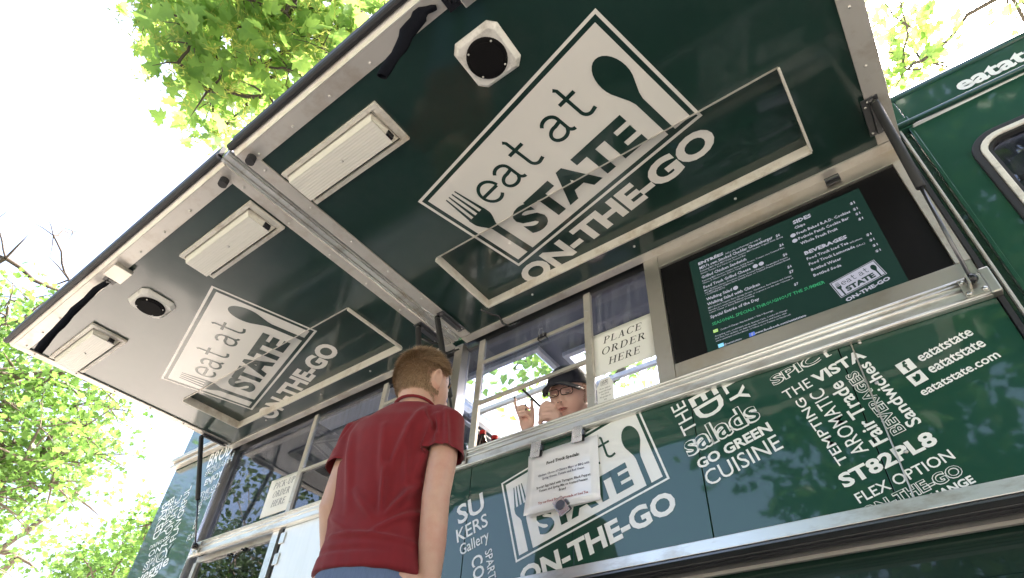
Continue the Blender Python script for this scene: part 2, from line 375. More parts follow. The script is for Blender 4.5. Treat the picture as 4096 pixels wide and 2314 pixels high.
ICON_SQUARES = [(0.0416, 1.4698), (0.0809, 1.4797), (0.09, 1.4428), (0.0523, 1.4317), (0.054, 1.4227), (0.0932, 1.4336), (0.1025, 1.3961), (0.0655, 1.3855)]
MENU_TEXT = [  # string, weight, x, z, width, cap height
 ('ENTRÉES', 'b', -0.4397, 2.1951, 0.1042, 0.0187),
 ('Add a side and beverage for only $1', 'n', -0.3289, 2.1907, 0.1398, 0.0089),
 ("MSU's own Smoked Cheddar Cheeseburger", 'm', -0.4387, 2.1688, 0.2903, 0.0164),
 ('$6', 'm', -0.1369, 2.1674, 0.016, 0.0139),
 ('Featuring MSU Beef, MSU Dairy Store Cheese, MSU Student Organic Farm Spring', 'n', -0.4384, 2.1542, 0.3238, 0.0081),
 ('Greens, Tomato, Red Onion on a Toasted Bun', 'n', -0.4393, 2.1403, 0.1812, 0.0081),
 ('Grilled Chicken Sandwich', 'm', -0.4394, 2.1155, 0.1796, 0.0156),
 ('$6', 'm', -0.1365, 2.113, 0.016, 0.0134),
 ('Featuring MSU Student Organic Farm Spring Greens, Tomato on a Toasted Bun,', 'n', -0.4397, 2.0981, 0.318, 0.0079),
 ('Choice of Cilantro Lime Aioli or Tangy BBQ Sauce', 'n', -0.4397, 2.0859, 0.2001, 0.0078),
 ('Food Truck Grilled Cheese', 'm', -0.4395, 2.0599, 0.185, 0.0152),
 ('$6', 'm', -0.1364, 2.0588, 0.016, 0.0129),
 ('MSU Gruyere Cheese, Provolone Cheese, Roasted Peppers, Caramelized Onions', 'n', -0.4395, 2.0445, 0.3158, 0.0077),
 ('and MSU Student Organic Farm Spinach Pesto on Toasted French Peasant Bread', 'n', -0.4396, 2.0327, 0.3214, 0.0076),
 ('- CONTAINS NUTS', 'n', -0.4397, 2.021, 0.078, 0.0076),
 ('Walking Salad', 'm', -0.4391, 1.9941, 0.1001, 0.0149),
 ('$6', 'm', -0.136, 1.9938, 0.0159, 0.0125),
 ('Walking Salad with Chicken', 'm', -0.4398, 1.9682, 0.1994, 0.0147),
 ('$7', 'm', -0.1358, 1.9679, 0.0158, 0.0123),
 ('MSU Student Organic Farm Spring Greens, Cucumber, Red Onion and Crispy', 'n', -0.4395, 1.9518, 0.3075, 0.0073),
 ('Noodles in a warm Honey Wheat Tortilla or request it on the side. *Choice of', 'n', -0.4392, 1.9388, 0.3095, 0.0072),
 ('Lemon Caesar or Berry Balsamic Dressing', 'n', -0.4393, 1.9277, 0.1696, 0.0072),
 ('Special Entrée of the Day', 'm', -0.4388, 1.9022, 0.1818, 0.0142),
 ('$7', 'm', -0.1348, 1.9045, 0.0153, 0.0112),
 ('SEASONAL SPECIALS THROUGHOUT THE SUMMER', 'g', -0.4383, 1.8663, 0.3957, 0.0141),
 ('Combo-X-Change: Any Sandwich + Side + Beverage', 'n', -0.4137, 1.83, 0.189, 0.0077),
 ('Accepting cash, credit/debit cards, Spartan Cash, Combo-X-Change', 'n', -0.438, 1.8103, 0.2569, 0.0067),
 ('and Flex. For updates on daily specials, locations and hours, visit', 'n', -0.4383, 1.7986, 0.2523, 0.0066),
 ('www.eatatstate.com/foodtruck or follow us on Twitter or Facebook', 'n', -0.4386, 1.787, 0.2634, 0.0066),
 ('@eatatstate', 'n', -0.4152, 1.7588, 0.0659, 0.0094),
 ('www.facebook.com/eatatstate', 'm', -0.306, 1.7594, 0.1745, 0.0098),
 ('SIDES', 'b', -0.0666, 2.1953, 0.0657, 0.0193),
 ('Chips', 'm', -0.0677, 2.1679, 0.0376, 0.0137),
 ('Fresh Baked R.A.D. Cookies', 'm', -0.068, 2.1352, 0.1843, 0.0142),
 ('Pothole Patch Cookie Bar', 'm', -0.0684, 2.1074, 0.172, 0.0139),
 ('Whole Fresh Fruit', 'm', -0.0678, 2.0794, 0.1256, 0.0137),
 ('$1', 'm', 0.1256, 2.1699, 0.0156, 0.0127),
 ('$1', 'm', 0.1261, 2.1366, 0.0148, 0.0124),
 ('$1', 'm', 0.1259, 2.1105, 0.0153, 0.0113),
 ('$1', 'm', 0.1263, 2.0817, 0.0154, 0.011),
 ('BEVERAGES', 'b', -0.0679, 2.024, 0.1415, 0.0175),
 ('Food Truck Iced Tea', 'm', -0.0677, 1.996, 0.1366, 0.0131),
 ('w/Lemon', 'n', 0.0723, 1.9942, 0.0395, 0.0083),
 ('Food Truck Lemonade', 'm', -0.0675, 1.9685, 0.1494, 0.0129),
 ('(24oz.)', 'n', 0.0859, 1.9677, 0.0269, 0.0081),
 ('Bottled Water', 'm', -0.0676, 1.9401, 0.0981, 0.0126),
 ('Bottled Soda', 'm', -0.0673, 1.9119, 0.0899, 0.0124),
 ('$1', 'm', 0.1262, 1.9971, 0.0158, 0.0105),
 ('$1', 'm', 0.1272, 1.9692, 0.0156, 0.0103),
 ('$1', 'm', 0.1286, 1.9415, 0.0155, 0.0101),
 ('$1', 'm', 0.1284, 1.9138, 0.0159, 0.0099),
]
CLUSTERS = {
 'NEAR': [(-2.04,-1.05,4.8),(-2.95,-1.16,4.75),(-3.02,-2.01,4.8),(-2.46,-1.22,3.84),(-3.53,-1.26,4.51),(-2.51,-1.56,4.5),(-2.91,-1.96,4.25),(-2.25,-1.43,4.35),(-2.74,-1.62,4.14),(-2.38,-1.11,4.17),(-3.1,-1.8,4.57),(-2.27,-1.12,4.84),(-2.31,-1.23,4.0),(-3.01,-1.38,4.12),(-3.17,-1.61,4.49),(-2.22,-1.09,4.64),(-2.48,-1.27,4.6),(-2.18,-1.22,4.28),(-1.89,-0.93,4.88),(-2.52,-1.42,4.67),(-1.71,-0.91,5.32),(-2.64,-1.58,5.1),(-2.3,-1.33,4.72),(-2.41,-1.36,4.43),(-2.1,-1.18,4.11),(-2.78,-1.76,4.58),(-1.81,-1.33,4.25),(-2.74,-1.78,4.67),(-2.29,-1.69,4.23),(-2.2,-1.42,4.44),(-2.14,-1.01,4.49),(-2.25,-1.56,4.59),(-2.23,-1.54,4.18),(-3.25,-1.52,4.61),(-2.18,-1.02,4.32),(-2.44,-1.23,4.82),(-3.34,-1.91,4.79),(-2.08,-0.78,5.26),(-3.29,-1.16,4.42),(-2.83,-1.84,4.67),(-2.71,-1.5,4.21),(-1.91,-1.02,4.45),(-2.72,-1.46,3.81),(-2.51,-1.51,4.3),(-2.73,-1.66,3.84),(-3.13,-2.05,4.77),(-3.07,-1.34,4.68),(-2.58,-1.37,4.13),(-1.88,-1.1,5.13),(-3.12,-1.97,4.81),(-2.76,-1.52,4.15),(-3.11,-1.22,4.08),(-2.59,-1.59,4.29),(-1.83,-0.98,4.89),(-2.11,-1.05,5.42),(-2.67,-1.68,3.98),(-2.77,-1.08,4.95),(-2.47,-1.37,4.38),(-2.69,-1.81,4.73),(-2.42,-1.34,3.98),(-2.29,-1.64,4.18),(-2.73,-1.42,4.64),(-2.45,-1.04,4.88),(-2.39,-1.28,4.25),(-2.6,-1.46,3.84),(-3.4,-1.76,4.6),(-3.05,-1.24,4.61),(-2.18,-1.04,4.76),(-3.5,-1.22,4.62),(-2.87,-1.2,4.24),(-2.6,-1.75,3.98),(-2.86,-1.64,4.78),(-2.68,-0.92,4.95),(-2.84,-1.73,4.47),(-2.2,-1.51,4.7)],
 'LEFTA': [(-10.96,-1.44,6.2),(-9.51,0.55,4.39),(-10.41,0.4,4.84),(-9.91,-0.74,4.72),(-8.49,-0.71,4.77),(-9.76,-0.9,4.44),(-10.57,0.47,3.83),(-9.06,-1.17,4.5),(-10.15,-0.05,4.82),(-10.83,0.99,5.77),(-9.1,0.16,4.74),(-9.31,-0.15,3.87),(-9.97,-0.87,5.58),(-11.34,-0.07,4.05),(-9.26,-0.07,3.34),(-9.56,0.45,3.7),(-8.85,-0.06,3.72),(-9.39,-0.09,3.55),(-10.09,-0.27,4.07),(-9.54,-0.14,3.03),(-9.02,0.33,3.87),(-9.54,-1.16,5.93),(-11.41,1.2,4.98),(-9.64,-1.06,5.74),(-10.01,-0.07,5.32),(-9.84,0.02,3.25),(-9.26,-0.82,3.99),(-10.3,-1.28,5.93),(-9.44,-0.66,4.54),(-9.04,-1.03,4.29),(-9.18,-1.28,5.02),(-10.19,-0.47,4.63),(-9.43,-0.24,4.06),(-8.77,-0.12,4.12),(-9.22,-0.64,3.65),(-10.03,-0.28,5.13),(-8.99,-0.54,3.95),(-11.5,-0.46,5.76),(-9.54,-0.42,3.63),(-8.63,-0.99,5.2),(-11.12,-0.22,5.38),(-9.02,0.38,3.65),(-11.83,-0.43,5.14),(-9.52,0.22,4.06),(-11.42,0.44,6.14),(-8.89,0.35,4.44),(-9.91,-0.97,6.29),(-9.81,-0.09,4.86),(-10.21,-0.45,4.3),(-11.26,-0.47,6.48),(-9.77,-1.59,5.83),(-9.13,-0.15,5.16),(-11.43,0.01,4.38),(-9.87,-0.24,4.58),(-9.44,0.59,4.54),(-11.49,-0.75,6.02),(-9.5,-0.55,4.94),(-10.18,0.72,5.66),(-9.11,-1.19,4.83),(-9.58,0.08,3.74),(-9.12,0.22,5.17),(-9.21,0.13,3.25),(-9.16,-1.01,4.56),(-8.57,-0.84,5.25),(-9.78,-0.63,5.28),(-8.84,-0.61,5.27),(-9.1,0.09,4.48),(-9.37,0.73,4.32),(-9.74,0.35,5.24),(-9.94,-0.13,3.98)],
 'LEFTB': [(-12.53,0.64,3.4),(-11.58,0.86,3.19),(-12.3,0.56,2.96),(-13.4,1.51,3.87),(-13.43,0.97,4.38),(-11.44,0.63,3.5),(-12.73,1.01,3.21),(-12.06,0.17,3.67),(-13.82,0.6,4.32),(-13.66,0.59,3.94),(-13.25,1.0,3.68),(-13.17,0.44,3.62),(-13.35,0.61,3.44),(-12.52,1.23,4.0)],
 'LOWER': [(-14.09,4.74,4.56),(-12.98,2.37,4.06),(-15.07,3.31,4.06),(-12.2,3.59,3.91),(-14.59,3.16,4.46),(-12.24,3.1,4.22),(-14.95,3.66,5.29),(-14.79,4.11,4.33),(-11.56,2.87,4.73),(-12.95,3.03,4.38),(-12.87,3.1,4.71),(-13.49,3.66,4.96),(-11.53,3.11,4.73),(-14.25,2.96,4.1),(-14.03,4.75,4.28),(-14.22,4.74,4.91),(-13.1,3.05,3.64),(-13.67,2.62,3.57),(-11.69,2.68,4.52),(-14.32,4.08,4.41),(-14.39,4.41,4.8),(-14.22,3.61,4.49),(-12.36,3.59,3.74),(-14.97,2.95,4.14),(-15.32,2.91,4.51),(-14.25,4.3,5.15),(-15.5,3.7,4.53),(-14.37,4.48,5.46),(-15.1,3.56,4.73),(-14.93,4.4,4.24)],
 'SPARSE': [(-12.29,1.59,5.12),(-12.14,1.52,4.71),(-11.73,0.94,5.51),(-12.5,0.87,5.67),(-12.03,1.26,5.94),(-11.2,0.75,4.65),(-11.25,1.3,5.46),(-10.94,0.41,5.15),(-10.92,0.83,4.63),(-11.26,1.1,5.29),(-11.27,1.35,5.17),(-11.21,0.99,5.11)],
 'RIGHT': [(1.3,1.83,6.24),(1.59,2.86,7.35),(1.16,2.56,6.45),(1.44,2.77,6.6),(1.25,2.42,6.34),(1.24,2.62,6.38),(1.35,2.31,7.44),(1.14,3.08,6.87),(1.15,2.51,6.71),(1.55,3.47,7.48),(1.56,2.5,7.18),(1.61,2.36,7.42),(1.41,2.22,7.13),(1.48,2.56,6.47),(1.25,2.05,6.42),(1.49,2.77,7.3)],
 'RIGHT2': [(2.59,3.26,7.77),(2.56,3.01,7.4),(2.36,2.94,7.49),(2.55,2.88,6.96),(2.85,3.78,8.14),(2.56,3.47,8.05),(2.41,3.24,7.34),(2.5,3.61,7.67)],
}

# ================================================================= the setting
mb = MB(); mb.add([(-800, -800, 0), (800, -800, 0), (800, 800, 0), (-800, 800, 0)], [(0, 1, 2, 3)])
obj('ground', mb, G['grass'], kind='structure')
mb = MB(); mb.box(-60, -5.6, -8, 30, .0, .02); obj('pavement', mb, G['concrete'], kind='structure')
mb = MB(); mb.box(-5.595, 30, -8, 30, .0, .02); obj('road', mb, G['asphalt'], kind='structure')
mb = MB(); mb.box(-60, 30, -11, -8.005, .0, .12); obj('sidewalk', mb, G['concrete'], kind='structure')

# ================================================================= food truck
truck = thing('food_truck', 'dark green food truck with both serving awnings raised and white lettering on its side', 'food truck', (-1.8, 1.1, 0))
A = R_(-2)
UV = Vector((0, -math.cos(A), math.sin(A))); UN = Vector((0, math.sin(A), math.cos(A))); U0 = Vector((0, 0, 2.352))
def AW(x, v, d=0): return Vector((x, 0, 0)) + U0 + UV * v - UN * d
def WF(x, z, d=0): return Vector((x, -d, z))
def part(name, mb, m, parent=truck, **k): return obj(name, mb, m, parent, **k)

X0, X1 = -4.46, .335
# --- green lower side: separate sheet panels with open joints
for a, b in ((-1.688, -1.5455), (-1.5425, -1.0505), (-1.0475, -.5665), (-.5635, -.0805), (-.0775, -.0435), (-.0385, .333)):
    mb = MB(); mb.box(a, b, 0, .02, 1.075, 1.604); part('green_panel', mb, G['green'], bevel=.0012)
mb = MB(); mb.box(-1.69, .335, .021, .05, 1.06, 1.70); part('panel_backing', mb, G['black'])
mb = MB()   # piano hinge beside the service door
mb.tube([(-.041, -.004, 1.08), (-.041, -.004, 1.60)], .0024, 8); part('piano_hinge', mb, G['steel'])
for z in (1.582, 1.43, 1.205):
    mb = MB(); mb.ball((-.018, -.002, z), .006, 8, 6, (1, .7, 1)); part('bolt', mb, G['bolt'], smooth=True)
# --- bottom ledge and skirt
mb = MB(); mb.box(-3.76, 1.8, -.022, .0, 1.036, 1.074); part('lower_trim', mb, G['alu'], bevel=.002)
mb = MB(); mb.box(-3.76, 1.8, -.018, .115, 1.028, 1.034)
for y in (.02, .045, .07): mb.box(-3.76, 1.8, y, y + .006, 1.024, 1.027)
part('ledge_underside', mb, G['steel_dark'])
mb = MB(); mb.box(-3.76, 1.8, .118, .13, 1.018, 1.055); part('ledge_lip', mb, G['trim'])
mb = MB(); mb.box(X0, 1.8, .15, .18, .45, 1.05); part('skirt', mb, G['green_dark'])
mb = MB(); mb.box(X0, 1.8, .138, .149, .895, .915); part('skirt_bead', mb, G['green_dark'], bevel=.003)
for x in (-.27, -1.2, -2.4): mb = MB(); mb.box(x, x + .012, .140, .149, .45, .89); part('skirt_strap', mb, G['steel'])
mb = MB(); mb.ball((-.33, .146, .95), .01, 8, 6, (1, .5, 1)); part('bolt', mb, G['bolt'], smooth=True)
# --- wheels (below the frame, the truck stands on them)
for x in (-3.3, 1.1):
    for y in (.42, 1.9):
        mb = MB(); mb.tube([(x, y - .13, .45), (x, y - .11, .45), (x, y + .11, .45), (x, y + .13, .45)], [.38, .45, .45, .38], 24)
        wh = part('wheel', mb, G['rubber'])
        mb = MB(); mb.tube([(x, y - .14, .45), (x, y - .12, .45)], .22, 20); part('hubcap', mb, G['steel'], wh)
mb = MB(); mb.box(X0 + .1, 1.9, .2, 2.15, .5, .9); part('chassis', mb, G['black'])
# --- rear body left of the windows
mb = MB(); mb.box(X0, -3.758, .0, .03, .9, 2.38); part('rear_panel', mb, G['green'])
mb = MB(); mb.box(X0, .333, .0, .03, 2.46, 2.735); part('upper_panel', mb, G['green'])
mb = MB(); mb.box(X0, .333, .002, .03, 2.385, 2.459); part('upper_backing', mb, G['green'])
mb = MB()
mb.box(X0 - .05, -3.75, -.05, -.004, 2.43, 2.462); mb.box(X0 - .05, -3.75, -.028, -.003, 2.405, 2.428); mb.box(X0 - .05, -3.75, -.045, -.004, 2.384, 2.403)
part('rub_rail', mb, G['trim'], bevel=.003)
mb = MB(); mb.box(X0 - .03, X0 - .001, 0, 2.25, .9, 2.73); part('rear_wall', mb, G['green'])
mb = MB(); mb.box(X0, .333, 2.2, 2.24, .9, 1.75); mb.box(X0, .333, 2.2, 2.24, 2.3, 2.73); part('far_wall', mb, G['interior'])
mb = MB()
for a, b in ((X0, -3.3), (-2.1, -1.9), (-.7, -.5), (.1, .333)): mb.box(a, b, 2.201, 2.239, 1.751, 2.299)
part('far_wall_pillar', mb, G['interior'])
# --- roof with two open hatches
HX = [(-2.45, -1.56), (-1.48, -.62)]; HY = [(.48, 1.45), (.62, 1.55)]
mb = MB()
def slab(x0, x1, y0, y1): mb.box(x0, x1, y0, y1, 2.62, 2.70)
slab(X0, -2.45, .031, 2.19); slab(-2.45, -1.56, .031, .48); slab(-2.45, -1.56, 1.45, 2.19); slab(-1.56, -1.48, .031, 2.19)
slab(-1.48, -.62, .031, .62); slab(-1.48, -.62, 1.55, 2.19); slab(-.62, .333, .031, 2.19)
part('roof', mb, G['interior'])
for (a, b), (c, d) in zip(HX, HY):
    mb = MB()
    for q in ((a, b, c, c + .03), (a, b, d - .03, d), (a, a + .03, c + .031, d - .031), (b - .03, b, c + .031, d - .031)): mb.box(*q, 2.590, 2.715)
    mb.box(a + .031, b - .031, c + .36, c + .385, 2.60, 2.63)
    hf = part('roof_hatch', mb, G['interior_white'])
    mb = MB(); mb.box(a, b, 0, .015, 0, .012, fn=lambda x, y, z, d=d, c=c: Vector((x, d, 2.78)) + Vector((0, -.45, .62)) * 0 + Vector((0, y, z)))
    part('hatch_hinge', mb, G['bolt'], hf)
    mb = MB(); L = (d - c)
    mb.box(0, b - a, c, d, 0, .03, fn=lambda x, y, z, a=a: Vector((a - .02 - x * .75, y, 2.79 + x * .66 + z)))
    part('hatch_lid', mb, G['interior_white'], hf)
for x in (-3.4, -2.9, -2.4, -.5, -.1):   # ceiling ribs
    mb = MB(); mb.box(x, x + .03, .05, 2.1, 2.585, 2.619); part('ceiling_rib', mb, G['interior'])
mb = MB(); mb.box(-3.3, -2.6, .30, .42, 2.57, 2.619); part('strip_light', mb, G['interior_white'])
mb = MB(); mb.box(-2.75, -2.35, 1.2, 2.0, 2.1, 2.6)
for i in range(9): mb.box(-2.74, -2.36, 1.19, 1.199, 2.13 + i * .05, 2.15 + i * .05)
part('extractor_hood', mb, G['steel'])
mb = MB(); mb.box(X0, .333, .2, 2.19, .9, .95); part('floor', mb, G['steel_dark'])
mb = MB(); mb.box(-3.6, .2, 1.55, 2.15, .95, 1.75); part('back_counter', mb, G['steel'])
mb = MB(); mb.box(.3, .333, .031, 2.19, .95, 2.62); part('bulkhead', mb, G['interior'])
mb = MB(); mb.box(-3.70, .30, .06, .40, 1.62, 1.645); part('counter_shelf', mb, G['steel'])

# --- counter rail with rolled ribs
mb = MB()
def railbox(a, b, y, z0, z1): mb.box(a, b, y, 0, z0, z1)
for a, b in ((-3.70, -1.70), (-1.698, .338)):
    mb.box(a, b, -.020, -.0005, 1.586, 1.670)
part('counter_rail', mb, G['alu'], bevel=.003)
for z, r in ((1.664, .006), (1.651, .005), (1.630, .005), (1.593, .006)):
    mb = MB(); mb.tube([(-3.695, -.021, z), (.336, -.021, z)], r, 8); part('rail_rib', mb, G['alu'], smooth=True)
# --- window jambs, mullions, glazing of the two openings
Z0, Z1 = 1.670, 2.338
mb = MB(); mb.box(-3.758, -3.752, -.004, .05, .95, 2.37); part('jamb_edge', mb, G['chrome'])
mb = MB(); mb.box(-3.7515, -3.70, .035, .06, .95, 2.37); part('left_jamb', mb, G['steel_dark'])
mb = MB(); mb.box(-1.745, -1.6905, -.004, .06, 1.6705, 2.345); part('centre_post', mb, G['steel'], bevel=.002)
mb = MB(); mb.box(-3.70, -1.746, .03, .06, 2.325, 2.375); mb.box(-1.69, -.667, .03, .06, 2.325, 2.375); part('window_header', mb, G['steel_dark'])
mb = MB(); mb.box(-.667, -.602, -.001, .06, 1.6705, 2.345); part('steel_column', mb, G['steel'], bevel=.0015)
mb = MB(); mb.box(-.6005, .334, .0, .05, 2.272, 2.345); part('steel_header', mb, G['steel'], bevel=.0015)
mb = MB(); mb.box(-.6005, .334, .0, .05, 1.6705, 1.7465); part('steel_sill', mb, G['steel'], bevel=.0015)
mb = MB(); mb.box(.296, .334, -.001, .05, 1.7475, 2.271); part('steel_jamb', mb, G['trim'])
k = 1.02
def mull(x, w_=.034, z0=1.670, z1=2.335):
    mb = MB(); mb.box(x, x + w_, .022, .040, z0, z1); m_ = part('mullion', mb, G['trim'], bevel=.001)
    for z in (z0 + .09, z0 + .30, z1 - .11):
        mb = MB(); mb.ball((x + w_ * .45, .021, z), .006, 8, 6, (1, .6, 1)); part('bolt', mb, G['bolt'], m_, smooth=True)
for x in (-1.600, -.986, -2.900, -2.295): mull(x)
for x0, x1, z in ((-1.566, -.986, 2.186), (-1.566, -.986, 1.945), (-2.866, -2.295, 1.950), (-2.261, -1.76, 2.19)):
    mb = MB(); mb.box(x0, x1, .024, .038, z - .009, z + .009); part('transom_bar', mb, G['trim'], bevel=.001)
def pane(x0, x1, z0, z1, y=.043, m='glass'):
    mb = MB(); mb.box(x0, x1, y, y + .004, z0, z1); return part('window_pane', mb, G[m])
pane(-1.69, -1.600, 1.67, 2.33, .044); pane(-1.566, -.986, 2.195, 2.33, .030); pane(-1.566, -.986, 1.954, 2.177, .030)
pane(-.952, -.667, 1.67, 2.33, .044)
pane(-3.70, -2.900, 1.67, 2.33, .044, 'glass'); pane(-2.866, -2.295, 1.959, 2.33, .030); pane(-2.866, -2.295, 1.67, 1.941, .036, 'glass_tint'); pane(-2.261, -1.746, 1.67, 2.33, .044)
# --- lower left: framed double window and steel door
mb = MB(); mb.box(-3.70, -2.90, .030, .05, 1.565, 1.603); part('lower_header', mb, G['trim'])
mb = MB(); mb.box(-3.70, -3.665, .02, .05, .95, 1.564); part('lower_post', mb, G['trim'])
mb = MB(); mb.box(-2.915, -2.862, .0, .05, .95, 1.600); part('lower_post', mb, G['alu'])
mb = MB(); mb.box(-3.664, -3.285, .036, .040, .95, 1.563); part('window_pane', mb, G['glass_tint'])
mb = MB(); mb.box(-3.283, -2.95, .030, .034, .95, 1.563); part('window_pane', mb, G['glass_tint'])
mb = MB(); mb.box(-2.949, -2.916, .018, .034, .95, 1.57); part('sash_strip', mb, G['alu'])
for x, z in ((-3.33, 1.545), (-3.30, 1.545), (-3.20, 1.553), (-3.17, 1.553), (-2.93, 1.50), (-2.93, 1.30)):
    mb = MB(); mb.tube([(x, .03, z), (x, .012, z)], .006, 8); part('screw', mb, G['black'])
mb = MB(); mb.box(-2.861, -2.812, .02, .05, .95, 1.600); part('door_gap', mb, G['rubber'])
mb = MB(); mb.box(-2.810, -1.70, -.001, .02, .95, 1.585); dr = part('steel_door', mb, G['steel_bright'], bevel=.003)
for z in (1.53, 1.42):
    mb = MB(); mb.box(-2.825, -2.785, -.008, -.002, z - .03, z + .03); part('door_hinge', mb, G['alu'], dr, bevel=.002)
mb = MB(); mb.tube([(-2.28, -.002, 1.26), (-2.28, -.03, 1.26)], .006, 8); mb.tube([(-2.28, -.031, 1.26), (-2.28, -.036, 1.26)], .018, 14)
part('door_knob', mb, G['chrome'], dr, smooth=False)
mb = MB(); mb.box(-3.70, -1.70, .3, .32, .95, 1.6); part('interior_dark_sheet', mb, G['black'])  # added black sheet, standing in for the shaded interior behind the lower panes

# --- menu screen
mb = MB(); mb.box(-.600, .295, .012, .045, 1.7475, 2.271); scr = part('menu_screen', mb, G['screen_black'], bevel=.001)
mb = MB(); mb.box(-.475, .172, .0105, .0118, 1.750, 2.236); part('display', mb, G['screen_green'], scr)
mw, mg = MB(), MB()
def SF(x, z, d=0): return Vector((x, .010 - d, z))
for s, st, x, z, wd, h in MENU_TEXT:
    place_text(mg if st == 'g' else mw, SF, s, x, z, 0, wd, h, {'b': .04, 'm': .024, 'g': .02}.get(st, .008), 1, .0005)
part('menu_text', mw, G['menu_white'], scr); part('menu_banner', mg, G['menu_green'], scr)
for x, z, r, m in ((-.4313, 1.8375, .0085, 'yellowgreen'), (-.3125, 1.7645, .010, 'fb_blue'), (-.4240, 1.7650, .010, 'tw_blue')):
    mb = MB(); mb.box(x - r, x + r, .0095, .0099, z - r * .8, z + r * .8); part('menu_icon', mb, G[m], scr)
mb = MB(); place_text(mb, SF, 'CX', -.4375, 1.834, 0, .0125, .007, .02, 1, .0012); place_text(mb, SF, 'f', -.315, 1.758, 0, .006, .012, .02, 1, .0012)
part('menu_icon_letter', mb, G['menu_white'], scr)
for x, z in ((-.0809, 2.1413), (-.0816, 2.1118), (-.2368, 2.0680), (-.2145, 2.0680), (-.3251, 2.001)):
    mb = MB(); mb.prism([(x + .0095 * math.cos(t * .45), z + .0095 * math.sin(t * .45)) for t in range(14)], lambda a, b, d: SF(a, b, d), .0004, .0008)
    part('menu_badge', mb, G['menu_white'], scr)

# --- logo plate: white frame, white card, green fork, spoon and words
def ring_strip(x0, y0, x1, y1, t): return [[(x0, y0), (x1, y0), (x1, y0 + t), (x0, y0 + t)], [(x0, y1 - t), (x1, y1 - t), (x1, y1), (x0, y1)], [(x0, y0 + t), (x0 + t, y0 + t), (x0 + t, y1 - t), (x0, y1 - t)], [(x1 - t, y0 + t), (x1, y0 + t), (x1, y1 - t), (x1 - t, y1 - t)]]
def ell(cx, cy, rx, ry, n=26): return [(cx + rx * math.cos(2 * math.pi * i / n), cy + ry * math.sin(2 * math.pi * i / n)) for i in range(n)]
def eat_at():
    """the light round letters of the logo as constant-width ribbons, whole phrase in a 1 x 1 box"""
    arc = lambda cx, cy, rx, ry, a0, a1, n=14: [(cx + rx * math.cos(R_(a0 + (a1 - a0) * i / n)), cy + ry * math.sin(R_(a0 + (a1 - a0) * i / n))) for i in range(n + 1)]
    E_ = [[(.10, .50), (.90, .50)], arc(.5, .49, .43, .43, 2, 312, 26)]
    A_ = [arc(.42, .66, .33, .26, 150, 0, 10) + [(.75, .5), (.75, .22)] + arc(.93, .22, .18, .17, 180, 275, 6), [(.75, .56)] + arc(.42, .29, .33, .24, 78, 318, 18) + [(.75, .24)]]
    T_ = [[(.30, 1.38), (.38, 1.28), (.38, .30)] + arc(.62, .28, .24, .23, 180, 285, 8) + [(.86, .10)], [(.06, .90), (.76, .90)]]
    out = []; x = 0; W_ = .125
    for ch in 'eat at':
        if ch == ' ': x += .62; continue
        for P in {'e': E_, 'a': A_, 't': T_}[ch]:
            vs = []; n = len(P)
            for i, (a, b) in enumerate(P):
                p0, p1 = P[max(0, i - 1)], P[min(n - 1, i + 1)]; dx, dy = p1[0] - p0[0], p1[1] - p0[1]; L = math.hypot(dx, dy) or 1
                vs += [(x + a - dy / L * W_ / 2, b + dx / L * W_ / 2), (x + a + dy / L * W_ / 2, b - dx / L * W_ / 2)]
            out.append((vs, [(2 * i, 2 * i + 1, 2 * i + 3, 2 * i + 2) for i in range(n - 1)]))
        x += {'e': 1.06, 'a': 1.08, 't': .92}[ch]
    return [([(a / x, b / 1.40) for a, b in vs], fs) for vs, fs in out]
def logo_parts(w_, h_):
    """two lists of (verts, faces) in logo metres: white layer and green layer"""
    Wt, Gr = [], []
    sx, sy = w_, h_
    def W(p): Wt.append(([(a, b) for a, b in p], [tuple(range(len(p)))]))
    def Gp(p): Gr.append(([(a * sx, b * sy) for a, b in p], [tuple(range(len(p)))]))
    for q in ring_strip(0, 0, w_, h_, .012 * w_): W(q)
    a = .030 * w_
    W([(a, a), (w_ - a, a), (w_ - a, h_ - a), (a, h_ - a)])
    tips = (.085, .104, .124, .143); low = (.066, .094, .122, .150)
    for tx, lx in zip(tips, low): Gp([(tx - .003, .85), (lx - .007, .575), (lx + .007, .575), (tx + .003, .85)])
    n = 10; head = [(.059, .60), (.059, .55)]
    for i in range(n + 1):
        t = i / n; head.append((.059 + .033 * (t * t * (3 - 2 * t)), .55 - .15 * t))
    for i in range(n + 1):
        t = 1 - i / n; head.append((.157 - .033 * (t * t * (3 - 2 * t)), .55 - .15 * t))
    head += [(.157, .60)]
    Gp(head)
    Gp([(.091, .405), (.125, .405), (.128, .048), (.094, .048)])
    bowl = [(.888 + .054 * math.cos(R_(t)), .625 + .165 * math.sin(R_(t))) for t in range(-40, 221, 13)]
    Gp([(.903, .048), (.903, .38), (.909, .43)] + bowl + [(.866, .43), (.872, .38), (.872, .048)])
    for vs, fs in eat_at(): Gr.append(([((.186 + a * .594) * sx, (.545 + b * .305) * sy) for a, b in vs], fs))
    vs, fs = text_flat('STATE', .05, 4, .98)
    Gr.append(([((.190 + a * .620) * sx, (.145 + b * .265) * sy) for a, b in vs], fs))
    return Wt, Gr
